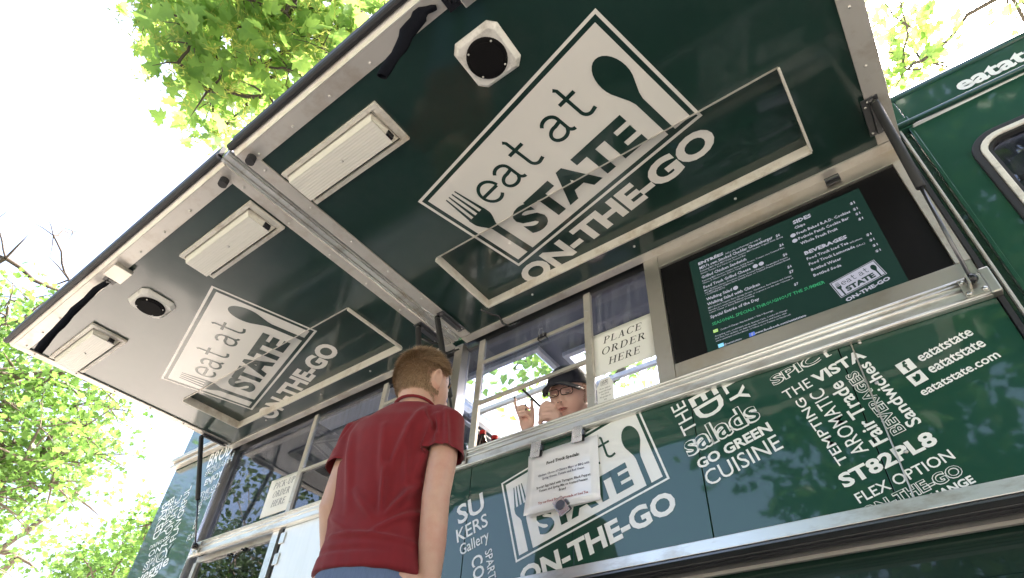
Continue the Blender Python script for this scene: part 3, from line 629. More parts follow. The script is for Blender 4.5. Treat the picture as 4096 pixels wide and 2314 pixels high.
def put_logo(fn, x, y, ang, w_, h_, parent, wm, gm, mapper=None):
    Wt, Gr = logo_parts(w_, h_); c, s_ = math.cos(R_(ang)), math.sin(R_(ang))
    for nm, L, d0, m in (('logo_card', Wt, .0012, wm), ('logo_print', Gr, .0020, gm)):
        mb = MB()
        for q, (vs, fs) in enumerate(L):
            mb.add([Vector((x + a * c - b * s_, y + a * s_ + b * c, d0 + q * .00002)) for a, b in vs], fs)
        me = mb.mesh(nm)
        if mapper: mapper(me)
        for v in me.vertices: v.co = fn(v.co.x, v.co.y, v.co.z)
        me.update(); me.materials.append(m)
        obj(nm, me, None, parent)
put_logo(WF, -1.2873, 1.1353, 15.3, .635, .346, truck, G['white_vinyl'], G['green_vinyl'])

put_logo(SF, -.0163, 1.7811, 11.7, .149, .077, scr, G['menu_white'], G['screen_green'])
mb = MB(); place_text(mb, SF, 'ON-THE-GO', -.0049, 1.7575, 11.7, .140, .015, .04, 2, .0012); part('menu_text', mb, G['menu_white'], scr)
# --- lettering on the side
gi = 0
for s, st, x, z, ang, wd, h in WALL_TEXT:
    a_ = ang
    if x > -3.5:
        a_ = 14.9 if abs(ang) < 40 else (104.3 if ang > 0 else -75)
    else: a_ = {True: 8.0, False: ang}[abs(ang) < 40]
    if s == 'veggie' or s == 'SPICY': a_ = 14.2
    gi += 1
    if st == 'o':
        mb = MB(); place_text(mb, WF, s, x, z, a_, wd, h, .055, 3, .0012 + gi * .00001); part('lettering', mb, G['white_vinyl'])
        mb = MB(); c, s_ = math.cos(R_(a_)), math.sin(R_(a_)); ins = .0017
        place_text(mb, WF, s, x + ins * c, z + ins * s_, a_, wd - 2 * ins, h - ins, .004, 3, .0020 + gi * .00001); part('lettering_core', mb, G['green_vinyl'])
    else:
        mb = MB(); place_text(mb, WF, s, x, z, a_, wd, h, (STY[st][0] if s != 'ED' else .02) - (.004 if x < -3.5 else 0), 3, .0012 + gi * .00001); part('lettering', mb, G['white_vinyl'])
for i in (0, 4):
    mb = MB(); mb.prism(ICON_SQUARES[i:i + 4], WF, .0012, .0016); part('icon_square', mb, G['white_vinyl'])
mb = MB(); place_text(mb, WF, 'f', .0640, 1.4395, 14.5, .0130, .0330, .035, 3, .0022); part('icon_letter', mb, G['green_vinyl'])
mb = MB(); mb.add([WF(a, b, .0022) for a, b in BIRD], [tuple(range(len(BIRD)))]); part('icon_bird', mb, G['green_vinyl'])

# ================================================================= awnings
def awning(x0, x1, sl, sr, hx0, hx1, logo, otg, lamps, spk, label):
    hv0, hv1, dep = .155, .535, .032
    mb = MB(); bx = lambda a, b, c, d, e, f: mb.box(a, b, c, d, e, f, fn=AW)
    bx(x0 + .01, hx0, .03, 1.36, -.03, 0); bx(hx1, x1 - .01, .03, 1.36, -.03, 0); bx(hx0, hx1, .03, hv0, -.03, 0); bx(hx0, hx1, hv1, 1.36, -.03, 0)
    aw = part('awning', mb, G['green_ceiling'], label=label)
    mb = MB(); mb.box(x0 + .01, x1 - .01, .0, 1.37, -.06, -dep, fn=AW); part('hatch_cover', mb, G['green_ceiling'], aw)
    def sub(name, m, bevel=0, smooth=False, *boxes):
        mb = MB()
        for q in boxes: mb.box(*q, fn=AW)
        return part(name, mb, m, aw, bevel=bevel, smooth=smooth)
    # hatch lining: hinge side, left and right faces seen from below
    sub('hatch_lining', G['lampframe'], .0012, False, (hx0, hx1, hv0 - .004, hv0 + .004, -dep + .0005, .017))
    sub('hatch_lining', G['lampframe'], .0012, False, (hx0 - .004, hx0 + .004, hv0 + .0045, hv1 - .004, -dep + .0005, .017))
    sub('hatch_lining', G['lampframe'], .0012, False, (hx1 - .004, hx1 + .004, hv0 + .0045, hv1 - .004, -dep + .0005, .017))
    sub('hatch_bead', G['trim'], 0, False, (hx0 + .005, hx1 - .005, hv1 - .004, hv1, -dep + .0005, .006))
    # perimeter strips
    sub('edge_strip', G['trim'], .0015, False, (sl, sr, 1.296, 1.362, 0.0005, .008))
    sub('edge_strip', G['trim'], .0015, False, (x0, sl, .045, 1.362, .0005, .008))
    sub('edge_strip', G['trim'], .0015, False, (sr, x1, .045, 1.362, .0005, .008))
    sub('hinge_strip', G['trim'], .0015, False, (x0, x1, -.002, .040, .0005, .010))
    mb = MB(); mb.box(x0, x1, 0, .03, 0, .004, fn=lambda x, y, z: AW(x, 1.364 + y * .8, .006 - y * .8 + z)); part('edge_return', mb, G['trim'], aw)
    mb = MB(); mb.tube([AW(x0 - .004, 1.395, -.012), AW(x1, 1.395, -.012)], .014, 10); mb.box(x0, x1, 1.385, 1.402, -.075, -.013, fn=AW)
    part('edge_seal', mb, G['rubber'], aw, smooth=False)
    # rivets
    mb = MB(); n = 0
    xs = [x0 + .08 + i * .2 for i in range(int((x1 - x0) / .2))]
    for x in xs: mb.ball(AW(x, 1.318, .009), .0056, 6, 5)
    for i in range(6):
        v = .16 + i * .22
        mb.ball(AW((x0 + sl) / 2 + .006, v, .009), .0056, 6, 5); mb.ball(AW((x1 + sr) / 2 - .006, v, .009), .0056, 6, 5)
    for x in (hx0 + .22, hx0 + .75, hx1 - .3): mb.ball(AW(x, .10, .002), .006, 6, 5)
    r = part('rivets', mb, G['bolt'], aw, smooth=True)
    # lamps
    for lx0, lx1, v0, v1 in lamps:
        mb = MB(); L = .018
        mb.box(lx0, lx1, v0, v0 + L, .001, .014, fn=AW); mb.box(lx0, lx1, v1 - L, v1, .001, .014, fn=AW)
        mb.box(lx0, lx0 + .012, v0 + L, v1 - L, .001, .012, fn=AW); mb.box(lx1 - .028, lx1, v0 + L, v1 - L, .001, .012, fn=AW)
        part('lamp_frame', mb, G['lampframe'], aw, bevel=.001)
        mb = MB(); va, vb = v0 + L + .003, v1 - L - .003; n = 26; prof = []
        for i in range(n + 1):
            t = i / n; d = .036 if .10 < t < .9 else .036 * min(t, 1 - t) / .10
            prof.append((va + (vb - va) * t, d + (.0009 if i % 2 else 0)))
        xa, xb = lx0 + .013, lx1 - .045
        vs = [AW(xa, v, d) for v, d in prof] + [AW(xb, v, d) for v, d in prof]; m_ = n + 1
        mb.add(vs, [(i, i + 1, m_ + i + 1, m_ + i) for i in range(n)])
        vs = [AW(xa, v, d) for v, d in prof] + [AW(xa, prof[0][0], 0), AW(xa, prof[-1][0], 0)]
        part('lamp_lens', mb, G['lens'], aw)
        mb = MB(); mb.add([AW(xb, v, d - .0005) for v, d in prof] + [AW(lx1 - .030, vb, .002), AW(lx1 - .030, va, .002)], [tuple(range(m_ + 2))])
        part('lamp_end_cap', mb, G['lampframe'], aw); mb = MB()
        mb.add([AW(xa, v, d - .0005) for v, d in prof], [tuple(range(m_))])
        part('lamp_end_cap', mb, G['lampframe'], aw)
        mb = MB(); vm = (va + vb) / 2 - .03; mb.box(xb - .006, xb + .010, vm - .014, vm + .014, .012, .036, fn=AW); part('lamp_latch', mb, G['black'], aw)
        mb = MB(); mb.ball(AW((lx0 + lx1) / 2, (v0 + v1) / 2, .037), .006, 8, 6); part('bolt', mb, G['bolt'], aw, smooth=True)
    # speaker: pressed square housing with chamfered corners and a round grille
    for cx, cv, hs in spk:
        mb = MB(); c = hs * .72
        oct_ = lambda s, c: [(cx - s, cv - c), (cx - c, cv - s), (cx + c, cv - s), (cx + s, cv - c), (cx + s, cv + c), (cx + c, cv + s), (cx - c, cv + s), (cx - s, cv + c)]
        o1, o2 = oct_(hs, c), oct_(hs * .84, c * .9)
        mb.add([AW(x, v, .001) for x, v in o1] + [AW(x, v, .006) for x, v in o1] + [AW(x, v, .022) for x, v in o2],
               [(i, (i + 1) % 8, 8 + (i + 1) % 8, 8 + i) for i in range(8)] + [(8 + i, 8 + (i + 1) % 8, 16 + (i + 1) % 8, 16 + i) for i in range(8)] + [tuple(range(16, 24))])
        sp = part('speaker_housing', mb, G['white_metal'], aw, bevel=.002)
        mb = MB(); rr = hs * .76
        mb.tube([AW(cx, cv, .020), AW(cx, cv, .029), AW(cx, cv, .031)], [rr, rr, rr * .93], 32); mb.tube([AW(cx, cv, .0315), AW(cx, cv, .034)], [rr * .82, rr * .80], 32)
        part('speaker_grille', mb, G['grille'], aw)
        mb = MB()
        for t in (40, 130, 220, 310): mb.ball(AW(cx + rr * .9 * math.cos(R_(t)), cv + rr * .9 * math.sin(R_(t)), .031), .004, 6, 5)
        part('speaker_screws', mb, G['bolt'], aw, smooth=True)
    # decals: split along the hatch edges and dropped onto the recessed cover
    def mapper(me):
        bm = bmesh.new(); bm.from_mesh(me)
        for co_, no in (((0, hv1, 0), (0, 1, 0)), ((0, hv0 + .0045, 0), (0, 1, 0)), ((hx0 + .0045, 0, 0), (1, 0, 0)), ((hx1 - .0045, 0, 0), (1, 0, 0))):
            bmesh.ops.bisect_plane(bm, geom=bm.verts[:] + bm.edges[:] + bm.faces[:], plane_co=co_, plane_no=no)
        bmesh.ops.split_edges(bm, edges=[e for e in bm.edges if e.link_faces and len({hx0 < f.calc_center_median().x < hx1 and hv0 < f.calc_center_median().y < hv1 for f in e.link_faces}) > 1])
        done = set()
        for f in bm.faces:
            c_ = f.calc_center_median()
            if hx0 < c_.x < hx1 and hv0 < c_.y < hv1:
                for v in f.verts:
                    if v.index not in done or v.index < 0:
                        if v not in done:
                            v.co.z -= dep; v.co.x *= 1 + dep / 1.98; v.co.y = 1.72 - (1.72 - v.co.y) * (1 + dep / 1.98); done.add(v)
        bm.to_mesh(me); bm.free()
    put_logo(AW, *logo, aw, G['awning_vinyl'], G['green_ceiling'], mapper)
    mb = MB(); place_text(mb, lambda a, b, d: Vector((a, b, d)), 'ON-THE-GO', *otg, .045, 4, .0013)
    me = mb.mesh('lettering'); mapper(me)
    for v in me.vertices: v.co = AW(v.co.x, v.co.y, v.co.z)
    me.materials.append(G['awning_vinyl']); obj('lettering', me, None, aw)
    # rubber stop at the outer inner corner
    bxn = x0 + .045 if x0 > -2 else x1 - .06
    mb = MB(); mb.tube([AW(bxn, 1.325, .004), AW(bxn, 1.325, .040)], .017, 14); mb.tube([AW(bxn, 1.325, .0405), AW(bxn, 1.325, .041)], .006, 8); part('rubber_stop', mb, G['rubber'], aw)
    # catch bracket on the outer strip
    cx = -.62 if x0 > -2 else -2.72
    mb = MB(); mb.box(cx, cx + .11, 1.27, 1.35, .009, .03, fn=AW); part('catch_bracket', mb, G['steel'], aw, bevel=.002)
    mb = MB(); mb.box(cx - .05, cx - .002, 1.285, 1.335, .009, .02, fn=AW)
    for q in (.012, .036): mb.tube([AW(cx - q, 1.31, .02), AW(cx - q, 1.31, .03)], .009, 10)
    part('strap_anchor', mb, G['black'], aw)
    return aw

awR = awning(-1.672, .352, -1.612, .281, -1.408, .082, (-1.1336, .2831, 13.4, .977, .539), (-1.150, .150, 13.2, 1.005, .104),
             [(-1.597, -1.081, 1.038, 1.214)], [(-.664, 1.112, .088)], 'awning over the order window, right of the centre beam')
awL = awning(-3.742, -1.745, -3.690, -1.797, -3.452, -1.985, (-3.205, .222, 16.2, .99, .53), (-3.196, .080, 15.0, .955, .105),
             [(-2.338, -1.813, 1.033, 1.206), (-3.664, -3.163, 1.02, 1.202)], [(-2.762, 1.104, .088)], 'awning over the pick-up window, left of the centre beam')
# centre beam between them
mb = MB()
for a, b, d0, d1 in ((-1.744, -1.730, -.05, .002), (-1.729, -1.722, -.05, -.006), (-1.721, -1.703, -.05, -.002), (-1.702, -1.697, -.05, -.010)): mb.box(a, b, .03, 1.385, d0, d1, fn=AW)
part('centre_beam', mb, G['alu'])
mb = MB(); mb.prism([(-1.6965, -.018), (-1.6785, -.005), (-1.6785, -.05), (-1.6965, -.05)], lambda x, d, v: AW(x, v, d), .03, 1.395); part('gutter_strip', mb, G['chrome'])
mb = MB(); mb.box(-1.678, -1.6725, .03, 1.385, -.05, -.02, fn=AW); part('gutter_gap', mb, G['black'])

# --- gas struts and their brackets
def strut(a, b, k_=.55, br=None):
    a, b = Vector(a), Vector(b); mb = MB(); m_ = a.lerp(b, k_)
    mb.tube([a, a.lerp(b, .01), m_, m_.lerp(b, .01)], [.010, .0145, .0145, .012], 12); s_ = part('gas_strut', mb, G['rubber'], smooth=True)
    mb = MB(); mb.tube([m_, b], .0055, 8); part('strut_rod', mb, G['steel_dark'], s_, smooth=True)
    for q, r_ in ((a, .014), (b, .017)): mb = MB(); mb.ball(q, r_, 10, 8); part('strut_joint', mb, G['black'], s_, smooth=True)
def plate(x0, x1, v0, v1):
    mb = MB(); mb.box(x0, x1, v0, v1, .011, .016, fn=AW); mb.box((x0 + x1) / 2 - .004, (x0 + x1) / 2 + .012, v0 + .01, v1 - .005, .016, .03, fn=AW)
    b_ = part('strut_bracket', mb, G['steel_dark'], bevel=.001)
    mb = MB()
    for u, v in ((x0 + .01, v0 + .015), (x0 + .01, v1 - .03), (x0 + .02, v1 - .012), (x1 - .012, v0 + .015)): mb.ball(AW(u, v, .017), .005, 6, 5)
    part('bracket_bolts', mb, G['bolt'], b_, smooth=True)
plate(.266, .318, .100, .262); strut(AW(.303, .245, .03), (.300, -.045, 1.640), .52)
plate(-1.645, -1.600, .095, .262); strut(AW(-1.648, .250, .03), (-1.585, -.045, 1.632), .60)
plate(-1.800, -1.748, .095, .262); strut(AW(-1.772, .253, .03), (-1.80, -.045, 1.632), .60)
plate(-3.742, -3.700, .06, .235); strut(AW(-3.731, .232, .03), (-3.628, -.045, 1.635), .60)
for x in (.300, -1.585, -1.80, -3.628):
    mb = MB(); mb.box(x - .030, x + .026, -.030, -.027, 1.594, 1.662); mb.box(x - .012, x - .007, -.060, -.0305, 1.617, 1.654)
    f = part('strut_foot', mb, G['steel'], bevel=.001)
    for u, z in ((-.022, 1.649), (-.020, 1.606), (.018, 1.606)): mb = MB(); mb.ball((x + u, -.031, z), .0075, 8, 6, (1, .6, 1)); part('bolt', mb, G['bolt'], f, smooth=True)
mb = MB(); mb.box(.326, .352, -.03, -.001, 1.585, 1.680); part('rail_end', mb, G['steel'], bevel=.004)
# pull cables at the hinge line
for x in (-1.44, -1.83):
    mb = MB(); mb.tube([AW(x, .17, .02), AW(x + .03, .12, .03), AW(x + .05, .09, .03), AW(x + .055, .065, .06), AW(x + .08, .045, .075), AW(x + .13, .02, .05)], .006, 8)
    part('pull_cable', mb, G['black'], smooth=True)
for x in (.085,): 
    mb = MB(); mb.box(x, x + .05, -.016, -.0105, 2.29, 2.33); mb.tube([(x, -.02, 2.31), (x + .05, -.02, 2.31)], .006, 8); part('latch', mb, G['steel_dark'])

# ================================================================= cab end right of the awning
def rrect(x0, x1, z0, z1, r, n=6):
    P = []
    for cx, cz, a in ((x1 - r, z1 - r, 0), (x0 + r, z1 - r, 90), (x0 + r, z0 + r, 180), (x1 - r, z0 + r, 270)):
        for i in range(n + 1): t = R_(a + 90 * i / n); P.append((cx + r * math.cos(t), cz + r * math.sin(t)))
    return P
def band(outer, inner, fn, d0, d1):
    mb = MB(); n = len(outer)
    vs = [fn(x, z, d0) for x, z in outer] + [fn(x, z, d0) for x, z in inner] + [fn(x, z, d1) for x, z in outer] + [fn(x, z, d1) for x, z in inner]
    fs = []
    for i in range(n):
        j = (i + 1) % n
        fs += [(i, j, n + j, n + i), (2 * n + i, 3 * n + i, 3 * n + j, 2 * n + j), (i, 2 * n + i, 2 * n + j, j), (n + i, n + j, 3 * n + j, 3 * n + i)]
    return mb.add(vs, fs)
# cab side with an opening
CX0, CX1 = .405, 1.9
WO = rrect(.508, 1.25, 1.55, 2.205, .075)
outer = []
for x, z in WO:
    # project opening points to the border of the sheet
    cx, cz = .879, 1.877; dx, dz = x - cx, z - cz
    s_ = min(((CX1 - cx) / dx) if dx > 1e-6 else (((CX0 - cx) / dx) if dx < -1e-6 else 1e9), ((2.43 - cz) / dz) if dz > 1e-6 else (((1.08 - cz) / dz) if dz < -1e-6 else 1e9))
    outer.append((cx + dx * s_, cz + dz * s_))
part('cab_side', band(outer, WO, WF, 0, -.03), G['green'])
mb = MB(); mb.box(CX0, CX1, .0, .03, 2.43, 2.60); part('cab_top_band', mb, G['green'])
mb = MB(); mb.tube([(CX0 - .05, -.012, 2.425), (CX1, -.012, 2.425)], .012, 8); mb.tube([(CX0 - .05, .01, 2.605), (CX1, .01, 2.605)], .02, 8); part('rain_gutter', mb, G['green'], smooth=True)
part('window_gasket', band(rrect(.490, 1.27, 1.53, 2.223, .088), rrect(.512, 1.246, 1.552, 2.201, .07), WF, .010, -.02), G['rubber'], bevel=.004)
part('cab_window_frame', band(rrect(.5125, 1.2455, 1.5525, 2.2005, .07), rrect(.530, 1.228, 1.57, 2.183, .058), WF, .014, -.02), G['white_metal'], bevel=.003)
part('window_gasket', band(rrect(.5305, 1.2275, 1.5705, 2.1825, .058), rrect(.540, 1.218, 1.58, 2.173, .05), WF, .006, -.02), G['rubber'])
mb = MB(); mb.prism(rrect(.5405, 1.2175, 1.5805, 2.1725, .05), WF, -.010, -.014); part('cab_window_pane', mb, G['glass_tint'])
mb = MB(); mb.box(.54, 1.218, .018, .024, 1.985, 2.005); part('sash_bar', mb, G['rubber'])
mb = MB(); mb.box(.53, 1.25, .03, .034, 2.006, 2.19); part('roller_blind', mb, G['interior'])
mb = MB(); mb.box(CX0, CX1, .35, 2.2, 2.56, 2.60); part('cab_roof', mb, G['interior'])
mb = MB(); mb.box(CX1 - .03, CX1, .031, 2.2, .95, 2.55); part('cab_front', mb, G['green_dark'])
mb = MB(); mb.box(.335, CX1, 2.2, 2.23, .95, 2.2); part('cab_far_side', mb, G['interior'])
# vertical mouldings between awning and cab
for a, b, y0, y1, m in ((.336, .350, -.006, .03, 'rubber'), (.351, .362, .004, .03, 'green_dark'), (.3625, .370, -.010, .03, 'trim'), (.371, .392, .010, .03, 'green_dark'), (.3925, .4045, -.004, .03, 'green')):
    mb = MB(); mb.box(a, b, y0, y1, 1.076, 2.405); part('corner_moulding', mb, G[m], bevel=.002)
mb = MB(); mb.box(.336, .41, -.008, .03, 2.408, 2.47); mb.box(.336, .404, .0, .03, 2.471, 2.62); part('corner_cap', mb, G['green'], bevel=.003)
mb = MB(); mb.box(.405, CX1, -.001, .03, 1.076, 1.0795); part('cab_lower_seam', mb, G['green_dark'])
mb = MB(); place_text(mb, WF, 'eatatstate', .578, 2.474, 1.0, .40, .062, .035, 3, .0014); part('lettering', mb, G['white_vinyl'])
# ================================================================= small things on and around the counter
# black fabric sleeves hanging from the awnings
def sleeve(pts, rad, label):
    mb = MB(); P = [Vector(p) for p in pts]; n = 14; path = []; rr = []
    for i in range(n + 1):
        t = i / n * (len(P) - 1); j = min(int(t), len(P) - 2); path.append(P[j].lerp(P[j + 1], t - j) + Vector((math.sin(i * 1.7), math.cos(i * 1.3), 0)) * .002)
        r_ = rad[j] + (rad[j + 1] - rad[j]) * (t - j); rr.append(r_ * (1 + .08 * math.sin(i * 2.1)))
    mb.tube(path, rr, 14, cap=False, flat=.6, up=(1, .3, 0))
    o = obj('hanging_sleeve', mb, G['cloth_black'], smooth=True); tag(o, label, 'strap', 'black fabric sleeves hanging from the awnings')
    m = o.modifiers.new('thick', 'SOLIDIFY'); m.thickness = .003; recentre(o, P[0])
sleeve([(-.70, -1.32, 2.30), (-.745, -1.335, 2.285), (-.80, -1.325, 2.245), (-.835, -1.315, 2.18), (-.885, -1.312, 2.09)], [.012, .026, .028, .022, .021],
       'short black fabric sleeve hanging near the big square speaker')
sleeve([(-2.76, -1.31, 2.285), (-2.86, -1.32, 2.265), (-2.96, -1.325, 2.19), (-3.02, -1.33, 2.11), (-3.085, -1.333, 1.99)], [.012, .018, .024, .024, .028],
       'long black fabric sleeve hanging at the far left awning corner')

def sheet(name, x0, x1, z0, z1, y, m, label, cat, curl=0, group=None, tilt=0):
    mb = MB(); n = 8
    vs = []
    for j in range(n + 1):
        for i in range(n + 1):
            u, v = i / n, j / n
            vs.append((x0 + (x1 - x0) * u, y - curl * (math.sin(u * 3.1) * .4 + (1 - v) ** 2 * (1 - u) ** 2) , z0 + (z1 - z0) * v + tilt * u))
    mb.add(vs, [(j * (n + 1) + i, j * (n + 1) + i + 1, (j + 1) * (n + 1) + i + 1, (j + 1) * (n + 1) + i) for j in range(n) for i in range(n)])
    o = obj(name, mb, m, smooth=True); tag(o, label, cat, group)
    s = o.modifiers.new('t', 'SOLIDIFY'); s.thickness = .0006
    recentre(o, ((x0 + x1) / 2, y, z0)); return o
def printed(parent, name, m, fill):
    mb = MB(); fill(mb); return obj(name, mb, m, parent)
F2 = lambda y: (lambda a, b, d=0: Vector((a, y - d, b)))
ps = sheet('paper_sign', -.962, -.680, 1.852, 2.078, .0405, G['paper'], 'white sheet reading PLACE ORDER HERE taped inside the right window', 'sign')
def f_(mb):
    for i, (s, wd, z) in enumerate((('PLACE', .178, 2.012), ('ORDER', .202, 1.954), ('HERE', .142, 1.893))): serif_text(mb, F2(.0395), s, -.818, z, .036, wd, .0002)
printed(ps, 'lettering', G['ink'], f_)
ps = sheet('paper_sign', -3.175, -2.905, 1.735, 1.972, .0425, G['paper'], 'white sheet reading PICK-UP ORDER HERE taped inside the left window', 'sign')
def f_(mb):
    for i, (s, wd, z) in enumerate((('PICK-UP', .190, 1.905), ('ORDER', .155, 1.845), ('HERE', .125, 1.785))): serif_text(mb, F2(.0412), s, -3.035, z, .040, wd, .0002)
printed(ps, 'lettering', G['ink_grey'], f_)
# small notice with clipped corners
mb = MB(); n5 = [(-.944, 1.692), (-.872, 1.692), (-.870, 1.795), (-.884, 1.826), (-.925, 1.826), (-.945, 1.790)]
mb.prism(n5, F2(.034), 0, .0008); nb = obj('paper_notice', mb, G['paper']); tag(nb, 'small white notice with cut corners standing on the counter by the right window', 'sign'); recentre(nb, (-.907, .034, 1.692))
def f_(mb):
    for i, s in enumerate(('We are unable to', 'accept bills larger', 'than $20.00.', 'We apologize for', 'this', 'inconvenience.')):
        wd = .058 * len(s) / 19; place_text(mb, F2(.033), s, -.908 - wd / 2, 1.776 - i * .0135, 0, wd, .0072, .0, 1, .0003)
    place_text(mb, F2(.033), 'eat at', -.922, 1.806, 12, .026, .007, .02, 1, .0003); place_text(mb, F2(.033), 'STATE', -.921, 1.798, 12, .026, .006, .04, 1, .0003)
    for q in ring_strip(-.926, 1.794, -.893, 1.817, .0012): mb.add([Vector((a, .0326, b)) for a, b in q], [(0, 1, 2, 3)])
printed(nb, 'lettering', G['ink'], f_)
# specials sheet in a plastic sleeve under three magnetic clips
sp = sheet('specials_sheet', -1.240, -.928, 1.288, 1.545, -.012, G['plastic'], 'laminated Food Truck Specials sheet clipped over the front logo', 'sign', curl=.02)
mb = MB(); mb.box(-1.232, -.932, -.006, -.0045, 1.290, 1.553); obj('backing_card', mb, G['paper'], sp)
def CS(a, b, d=0):
    u = (a + 1.240) / .312; v = (b - 1.288) / .257
    return Vector((a, -.0135 - .02 * (math.sin(u * 3.1) * .4 + (1 - v) ** 2 * (1 - u) ** 2) - d, b))
def cw(mb, s, z, wd, h, xc=-1.075, off=.012): place_text(mb, CS, s, xc - wd / 2, z, 0, wd, h, off, 1, .0008)
def f_(mb):
    cw(mb, 'Food Truck Specials:', 1.478, .145, .0135, off=.03)
    cw(mb, 'Special: Egg Salad with Tarragon, Black Pepper,', 1.386, .232, .0095, off=.02)
    cw(mb, 'Tomato and Spring Mix on toasted Peasant', 1.370, .205, .0095, off=.02); cw(mb, 'Bread', 1.354, .028, .0095, off=.02)
printed(sp, 'lettering', G['ink'], f_)
def f_(mb):
    cw(mb, 'Chicken: Choice of Cilantro Mayo or BBQ with', 1.435, .222, .0095, off=.02)
    cw(mb, 'Spring Greens, Tomato and Red Onion', 1.419, .180, .0095, off=.02)
printed(sp, 'lettering', G['ink_grey'], f_)
printed(sp, 'lettering', G['ink_red'], lambda mb: cw(mb, 'Try our Food Truck Lemonade or Iced Tea', 1.320, .205, .0095, off=.02))
for x, z, ang, lb in ((-1.193, 1.552, -6, 'magnetic steel clip holding the upper left corner of the specials sheet'), (-1.003, 1.560, -4, 'magnetic steel clip holding the upper right corner of the specials sheet'), (-1.075, 1.288, 28, 'magnetic steel clip tilted at the bottom edge of the specials sheet')):
    c, s_ = math.cos(R_(ang)), math.sin(R_(ang)); fn = lambda a, b, d=0, x=x, z=z, c=c, s_=s_: Vector((x + 1.2 * (a * c - b * s_), -.033 - d, z + 1.1 * (a * s_ + b * c)))
    t = thing('magnet_clip', lb, 'clip', (x, -.02, z), 'magnetic clips on the specials sheet')
    mb = MB(); mb.prism(rrect(-.019, .019, -.031, .031, .004, 3), fn, 0, .002); obj('plate', mb, G['chrome'], t, bevel=.0006)
    mb = MB(); mb.prism(ell(0, .004, .0165, .0165, 24), fn, .0021, .0045); obj('disc', mb, G['chrome'] if ang != 28 else G['steel_dark'], t, bevel=.001)
    mb = MB(); mb.prism(rrect(-.017, .022, -.026, .022, .003, 3), fn, -.012, -.0105); mb.prism(rrect(.016, .026, -.006, .012, .002, 3), fn, -.010, .0); obj('jaw', mb, G['steel_dark'], t)
for x, z, lb in ((-1.21, 2.19, 'black binder clip on the transom bar of the order window'), (-2.56, 1.955, 'black binder clip on the transom bar of the pick-up window')):
    t = thing('binder_clip', lb, 'clip', (x, .02, z - .02), 'binder clips on the window bars')
    mb = MB(); mb.add([(x - .022, .012, z - .022), (x + .022, .012, z - .022), (x + .022, .02, z + .012), (x - .022, .02, z + .012), (x - .022, .042, z - .022), (x + .022, .042, z - .022)],
                      [(0, 1, 2, 3), (3, 2, 5, 4), (0, 3, 4), (1, 5, 2)]); obj('jaw', mb, G['black'], t)
    mb = MB(); mb.tube([(x - .010, .014, z - .01), (x - .012, .008, z + .014), (x - .008, .010, z + .035), (x + .008, .010, z + .035), (x + .012, .008, z + .014), (x + .010, .014, z - .01)], .0012, 6); obj('handle', mb, G['chrome'], t)

# bottles on the inner shelf
def lathe(mb, c, prof, n=20):
    c = Vector(c); b = len(mb.v)
    for r, z in prof:
        for k in range(n): t = 2 * math.pi * k / n; mb.v.append(c + Vector((r * math.cos(t), r * math.sin(t), z)))
    for i in range(len(prof) - 1):
        for k in range(n): mb.f.append((b + i * n + k, b + i * n + (k + 1) % n, b + (i + 1) * n + (k + 1) % n, b + (i + 1) * n + k))
    return mb
for x, y, z, lb in ((-1.598, .11, 1.650, 'taller red-capped cola bottle on the inner shelf'), (-1.548, .14, 1.622, 'lower red-capped cola bottle beside the taller one')):
    t = thing('soda_bottle', lb, 'bottle', (x, y, z), 'cola bottles on the inner shelf')
    mb = MB(); lathe(mb, (x, y, z), [(.001, 0), (.030, .0), (.033, .01), (.033, .05), (.030, .075), (.033, .10), (.032, .118), (.022, .145), (.0135, .165), (.0135, .178), (.001, .178)]); obj('bottle', mb, G['cola'], t, smooth=True)
    mb = MB(); lathe(mb, (x, y, z), [(.0334, .045), (.0334, .098)]); obj('label_band', mb, G['label_red'], t, smooth=True)
    mb = MB(); lathe(mb, (x, y, z), [(.0155, .172), (.0158, .192), (.013, .194), (.001, .194)]); obj('cap', mb, G['red'], t)
t = thing('water_bottle', 'teal tinted plastic bottle on the shelf beside the customer', 'bottle', (-1.722, .11, 1.65))
mb = MB(); lathe(mb, (-1.722, .11, 1.65), [(.001, 0), (.034, 0), (.037, .01), (.037, .07), (.034, .085), (.037, .10), (.038, .14), (.034, .155), (.001, .157)]); obj('bottle', mb, G['pet'], t, smooth=True)
mb = MB(); lathe(mb, (-1.722, .11, 1.65), [(.0376, .015), (.0376, .065)]); obj('label_band', mb, G['label_grey'], t, smooth=True)

